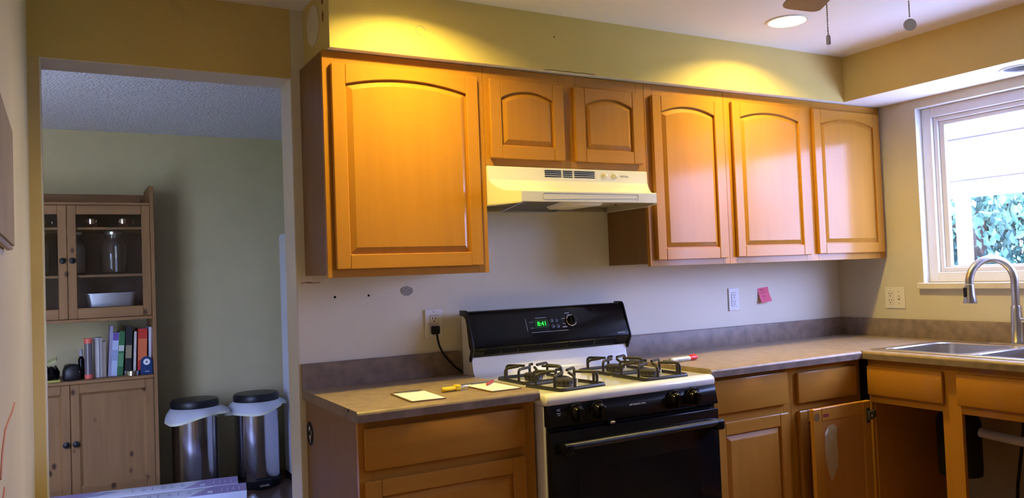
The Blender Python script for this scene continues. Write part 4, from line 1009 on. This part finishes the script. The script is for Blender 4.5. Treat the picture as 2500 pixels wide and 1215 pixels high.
book('pale blue book with a purple spine top', -0.530, 0.034, 0.262, 0.17, (0.48, 0.56, 0.72), 0.07, extra=[(0.82, 0.995, (0.14, 0.08, 0.34)), (0.35, 0.6, (0.30, 0.36, 0.55))])
book('dark green book with a white band on the spine', -0.496, 0.032, 0.268, 0.17, (0.03, 0.16, 0.05), 0.07, extra=[(0.55, 0.68, (0.55, 0.58, 0.50)), (0.2, 0.5, (0.10, 0.30, 0.12))])
book('tall black book with gold lettering on the spine', -0.452, 0.036, 0.290, 0.20, (0.012, 0.012, 0.014), 0.05, extra=[(0.35, 0.62, (0.30, 0.24, 0.13))])
book('thin cream booklet right of the black book', -0.415, 0.014, 0.262, 0.17, (0.58, 0.54, 0.46), 0.04)
book('thick bright red book with orange lettering', -0.372, 0.052, 0.276, 0.19, (0.55, 0.035, 0.02), 0.03, extra=[(0.3, 0.78, (0.68, 0.16, 0.05))])
book('white folded papers at the right end of the books', -0.328, 0.014, 0.284, 0.20, (0.62, 0.62, 0.66), 0.02)
bt = thing('water_bottle', 'clear bottle with a coral pink cap and base', 'bottle', (-0.664, 2.43, 0.7846))
MB().lathe([(0.022, 0.786), (0.0235, 0.790), (0.0235, 0.812)], (-0.664, 2.43, 0), 20).build('base_band', mat('coral_plastic', (0.80, 0.16, 0.11), 0.4), bt)
MB().lathe([(0.022, 0.8125), (0.021, 0.995), (0.020, 0.995), (0.020, 0.815)], (-0.664, 2.43, 0), 20).build('bottle_body', mat('smoky_plastic', (0.16, 0.13, 0.14), 0.15, coat=0.5), bt)
MB().lathe([(0.0245, 0.9955), (0.0245, 1.022), (0.022, 1.025), (0.001, 1.025)], (-0.664, 2.43, 0), 20).build('cap', mat('coral_cap', (0.80, 0.16, 0.11), 0.4), bt)
b2 = thing('dropper_bottle', 'small dark bottle standing behind the pink-capped bottle', 'bottle', (-0.702, 2.47, 0.7846))
MB().lathe([(0.016, 0.785), (0.017, 0.79), (0.017, 0.90), (0.008, 0.92)], (-0.702, 2.47, 0), 16).build('bottle_body', 'black', b2)
MB().lathe([(0.010, 0.9205), (0.011, 0.925), (0.010, 0.955), (0.004, 0.962)], (-0.702, 2.47, 0), 16).build('cap', 'grey_ink', b2)
bd = thing('blue_device', 'dark blue rounded gadget with a round white dial', 'gadget', (-0.352, 2.400, 0.7846))
MB().prism([(-0.385, 0.785), (-0.319, 0.785), (-0.319, 0.862)]+arc(-0.352, 0.862, 0.033, 0, PI, 10)[1:], 0, 0.022, lambda u, v, d: (u, 2.412-d, v)).build('casing', mat('blue_plastic', (0.012, 0.045, 0.14), 0.35), bd, 0.003)
MB().lathe([(0.019, 2.390), (0.019, 2.3885), (0.0005, 2.3885)], (-0.352, 0, 0.862), 24, 'y').build('dial', 'white_pl', bd)
MB().lathe([(0.005, 2.3885), (0.005, 2.3875), (0.0005, 2.3875)], (-0.352, 0, 0.862), 12, 'y').build('dial_centre', 'black_pl', bd)
box('label_strip', (-0.362, 2.3885, 0.803), (-0.338, 2.3895, 0.807), 'white_ink', bd)
tn = thing('round_tin', 'flat round silver tin in front of the books', 'tin', (-0.430, 2.418, 0.7846))
MB().lathe([(0.040, 0.785), (0.0425, 0.787), (0.0425, 0.803), (0.044, 0.8035), (0.044, 0.813), (0.041, 0.816), (0.001, 0.816)], (-0.430, 2.418, 0), 28).build('tin_body', 'chrome', tn)
bg_ = thing('black_pouch', 'black pouch slumped on the hutch niche shelf', 'pouch', (-0.752, 2.47, 0.7846))
pr = []
for z, k in ((0.7848, 0.9), (0.80, 1.0), (0.84, 0.95), (0.868, 0.75), (0.876, 0.4)):
    pr.append([(-0.752+0.052*k*math.copysign(abs(math.cos(q))**0.5, math.cos(q)), 2.47+0.06*k*math.copysign(abs(math.sin(q))**0.5, math.sin(q)), z+0.006*k*(0 if z < 0.79 else 1)*math.sin(2*q+z*90)) for q in [i*2*PI/20 for i in range(20)]])
MB().loft(pr).build('pouch_body', 'black_m', bg_); box('metal_tag', (-0.716, 2.4075, 0.830), (-0.710, 2.4125, 0.838), 'chrome', bg_)
yn = MB().add([(-0.885, 2.42, 0.890), (-0.832, 2.41, 0.912), (-0.827, 2.45, 0.930), (-0.88, 2.46, 0.908), (-0.883, 2.424, 0.878), (-0.830, 2.414, 0.900), (-0.825, 2.454, 0.918), (-0.878, 2.464, 0.896)], [(0, 1, 2, 3), (4, 7, 6, 5), (0, 4, 5, 1), (1, 5, 6, 2), (2, 6, 7, 3), (3, 7, 4, 0)]).build('note_pad', mat('yellow_green_paper', (0.50, 0.50, 0.22), 0.6))
tag(yn, 'small yellow and white note pad tilted on top of the pile', 'note pad')
gl = thing('packet', 'crumpled dark glossy packet with yellow edge on the niche shelf', 'packet', (-0.86, 2.45, 0.7846))
pr = [[(-0.858+0.043*k*math.cos(q)*(1+0.12*math.sin(4*q)), 2.44+0.06*k*math.sin(q), z+0.010*math.sin(3*q)) for q in [i*2*PI/18 for i in range(18)]] for z, k in ((0.808, 0.95), (0.83, 1.0), (0.868, 0.6))]
MB().loft(pr).build('wrapper', 'black', gl)
box('yellow_edge', (-0.905, 2.385, 0.785), (-0.812, 2.50, 0.797), mat('mustard_card', (0.40, 0.38, 0.06), 0.5), gl)

# ------------------------------------------------------------------ bins, fridge, cartons
def bin_(x, y, label, ph, kb_=1.0):
    t = thing('pedal_bin', label, 'trash can', (x, y, 0), 0, 'steel pedal bins', local=True)
    r = 0.138
    MB().lathe([(r+0.004, 0.0005), (r+0.006, 0.004), (r+0.006, 0.045), (r, 0.05)], (0, 0, 0), 40).build('base_ring', 'black_pl', t)
    MB().lathe([(r, 0.0505), (r, 0.548), (r-0.004, 0.55)], (0, 0, 0), 48).build('body', 'steel_can', t)
    MB().lathe([(r+0.005, 0.5515), (r+0.007, 0.556), (r+0.007, 0.585), (r-0.002, 0.598), (r*0.6, 0.602), (0.001, 0.603)], (0, 0, 0), 40).build('lid', 'black_m', t)
    N_ = 48; rings = []
    for k, (rr, z) in enumerate(((0.003/kb_, 0.5512), (0.014, 0.547), (0.032, 0.530), (0.043, 0.511), (0.046, 0.503))):
        rr *= kb_
        rings.append([((r+rr*(1+0.45*math.sin(3*q+ph)+0.18*math.sin(7*q+ph*2)))*math.cos(q), (r+rr*(1+0.25*math.sin(3*q+ph)+0.18*math.sin(7*q+ph*2)))*math.sin(q), z+(k/4)*(0.022*math.cos(q)-0.010*math.sin(3*q+ph))) for q in [i*2*PI/N_ for i in range(N_)]])
    bgm = MB().loft(rings, False, False); bo = bgm.build('bag_liner', 'bag', t)
    hem = [rings[-1], [(p[0]*1.01, p[1]*1.01, p[2]-0.016) for p in rings[-1]]]
    MB().loft(hem, False, False).build('bag_hem', 'bag_hem', t)
    pd = MB(); pd.prism(rrect(-0.055, 0.004, 0.055, 0.062, 0.012), 0.0, 0.03, lambda u, v, d: (u, -r-0.004-d, v)).build('pedal_housing', 'black_pl', t, 0.003)
    box('pedal', (-0.030, -r-0.052, 0.022), (0.030, -r-0.035, 0.034), 'steel', t, 0.003)
    return t
bin_(-0.074, 2.470, 'steel pedal bin with white bag standing next to the hutch', 2.2, 1.05)
bin_(0.306, 2.470, 'steel pedal bin with white bag nearer the doorway jamb', 0.2)
fr = thing('refrigerator', 'white refrigerator edge showing behind the doorway jamb', 'refrigerator', (0.83, 2.28, 0))
box('cabinet_body', (0.520, 2.02, 0.03), (1.16, 2.63, 1.645), 'fridge', fr, 0.006)
box('freezer_door', (0.520, 1.96, 1.16), (1.16, 2.015, 1.645), 'fridge', fr, 0.01); box('fridge_door', (0.520, 1.96, 0.10), (1.16, 2.015, 1.15), 'fridge', fr, 0.01)
box('kick_grille', (0.51, 2.0, 0.0), (1.15, 2.6, 0.0295), 'dark_hole', fr)
for z0, z1 in ((1.20, 1.45), (0.75, 1.10)): MB().tube([(1.12, 1.958, z0), (1.12, 1.93, z0+0.02), (1.12, 1.93, z1-0.02), (1.12, 1.958, z1)], 0.010, 8).build('door_handle', 'fridge', fr)
def carton(cx, cy, label):
    t = thing('flooring_carton', label, 'carton', (cx, cy, 0), math.atan2(-0.158, 0.942), 'flooring cartons', local=True)
    L_, w_, h = 1.25, 0.182, 0.20
    box('carton_body', (-L_, -w_, 0.0005), (0, 0, h), 'box_white', t, 0.004, 2)
    z = h+0.0003
    tp2 = lambda u, v, d: (u, v, z+d)
    MB().prism([(-0.003, -0.004), (-0.17, -0.004), (-0.20, -0.03), (-0.29, -w_+0.006), (-0.003, -w_+0.006)], 0, 0.0004, tp2).build('purple_print', 'box_purple', t)
    MB().prism([(-0.70, -0.004), (-1.245, -0.004), (-1.245, -w_+0.006), (-0.92, -w_+0.006), (-0.80, -0.08)], 0, 0.0004, tp2).build('purple_print', 'box_purple', t)
    MB().prism([(-0.62, -0.06), (-0.68, -0.03), (-0.78, -0.06), (-0.83, -0.12), (-0.72, -0.11)], 0.0004, 0.0008, tp2).build('leaf_print', 'box_blue', t)
    for k in range(6):
        x = -0.55+k*0.05
        MB().prism([(x, -0.055), (x+0.006, -0.055), (x+0.006, -0.115), (x, -0.115)], 0, 0.0004, tp2).build('printed_bar', 'box_blue', t)
        if k % 2: MB().prism([(x+0.012, -0.065), (x+0.017, -0.065), (x+0.017, -0.115), (x+0.012, -0.115)], 0, 0.0004, tp2).build('printed_bar', 'box_blue', t)
    for k in range(4):
        x = -0.13+k*0.03
        MB().prism([(x, -0.07), (x+0.004, -0.07), (x+0.004, -0.14), (x, -0.14)], 0.0004, 0.0008, tp2).build('printed_bar', 'box_white', t)
    MB().prism([(-0.20, -0.10), (-0.175, -0.10), (-0.175, -0.15), (-0.20, -0.15)], 0.0004, 0.0008, tp2).build('printed_square', 'box_white', t)
    text('carton_lettering', 'HALEA', 0.036, 'navy', t, Matrix.Translation((-0.075, -w_-0.0006, 0.145)) @ Matrix.Rotation(PI/2, 4, 'X'))
    return t
carton(0.078, 1.915, 'white and purple flooring carton on the floor, farther from the viewer')
carton(0.088, 1.722, 'white and purple flooring carton on the floor, nearer the viewer')

# ------------------------------------------------------------------ outside the window
GZ = -0.35
struct(box('patio', (XR+0.15, -7, GZ-0.05), (6.6, 7, GZ), 'patio'))
struct(box('courtyard_bounce_slab', (RX0-3, YE+0.15, 0.001), (LX-0.145, -0.005, 0.02), 'patio'))  # unseen pale slab, added to bounce daylight up to the dining ceiling
struct(box('lawn', (6.6, -30, GZ-0.06), (60, 40, GZ-0.02), 'lawn'))
struct(box('exterior_ground', (-40, -30, GZ-0.06), (RX0-0.16, 40, GZ-0.02), 'lawn'))
po = thing('porch_cover', 'white patio cover with panel ceiling, beam and post outside the window', 'patio cover', (5.8, 1.0, GZ))
zp = lambda x: 2.45-(x-3.1)*0.185
xs = [3.10, 3.66, 4.73, 5.86]
ys = [-0.85+0.62*i for i in range(12)]
for i in range(3):
    for j in range(11):
        x0, x1, y0, y1 = xs[i], xs[i+1]-0.002, ys[j], ys[j+1]-0.004
        dz = 0.004*(j % 2)
        MB().loft([[(x0, y0, zp(x0)+dz), (x1, y0, zp(x1)+dz), (x1, y1, zp(x1)+dz), (x0, y1, zp(x0)+dz)], [(x0, y0, zp(x0)+dz+0.006), (x1, y0, zp(x1)+dz+0.006), (x1, y1, zp(x1)+dz+0.006), (x0, y1, zp(x0)+dz+0.006)]]).build('roof_panel', 'porch', po)
for x in xs[1:3]:
    box('purlin', (x-0.006, ys[0], zp(x)-0.012), (x+0.006, ys[-1], zp(x)-0.001), 'burner', po)
box('purlin', (5.775, ys[0], 1.946), (5.787, ys[-1], 1.952), 'burner', po)
box('beam', (5.79, ys[0], 1.808), (5.86, ys[-1], 1.945), 'porch_w', po)
for y in (1.01, -0.78, 5.0):
    box('post', (5.77, y-0.045, GZ), (5.86, y+0.045, 1.8075), 'porch_w', po, 0.004)
def tree(x, y, h, rx, rz, label, seed, n=2600):
    rnd = random.Random(seed)
    t = thing('garden_tree', label, 'tree', (x, y, GZ), 0, 'garden trees', local=True)
    MB().tube([(0, 0, 0), (0.1, 0.05, h*0.35), (-0.05, 0.1, h*0.7)], [0.16, 0.12, 0.05], 8).build('trunk', 'bark', t)
    for k in range(5):
        a = rnd.uniform(0, 6.3)
        MB().tube([(0.05, 0.05, h*(0.25+0.07*k)), (rx*0.4*math.cos(a), rx*0.4*math.sin(a), h*(0.45+0.08*k)), (rx*0.8*math.cos(a), rx*0.8*math.sin(a), h*(0.6+0.08*k))], [0.06, 0.04, 0.015], 6).build('branch', 'bark', t)
    m = MB()
    cl = [(rnd.gauss(0, 0.5)*rx, rnd.gauss(0, 0.5)*rx, h*0.55+rnd.gauss(0, 0.5)*rz) for _ in range(60)]
    for _ in range(n):
        c = rnd.choice(cl)
        p = Vector((c[0]+rnd.gauss(0, 0.22), c[1]+rnd.gauss(0, 0.22), max(0.1, c[2]+rnd.gauss(0, 0.2))))
        s = rnd.uniform(0.045, 0.09); e = Euler((rnd.uniform(0, 6), rnd.uniform(0, 6), rnd.uniform(0, 6))).to_matrix()
        m.add([p+e @ Vector(q) for q in ((-s, 0, 0), (0, -s*0.5, 0.1*s), (s, 0, 0), (0, s*0.5, 0.1*s))], [(0, 1, 2, 3)])
    fo = m.build('foliage', 'leaf', t, flat=True); fo['kind'] = 'stuff'
tree(10.5, 3.6, 4.2, 1.7, 1.9, 'leafy green tree seen through the window behind the faucet', 3, 20000)
tree(17.0, -16.0, 4.2, 1.8, 1.9, 'leafy tree at the far right of the garden', 9)
tree(16.0, 9.5, 5.0, 2.0, 2.2, 'leafy tree at the left end of the garden', 11)
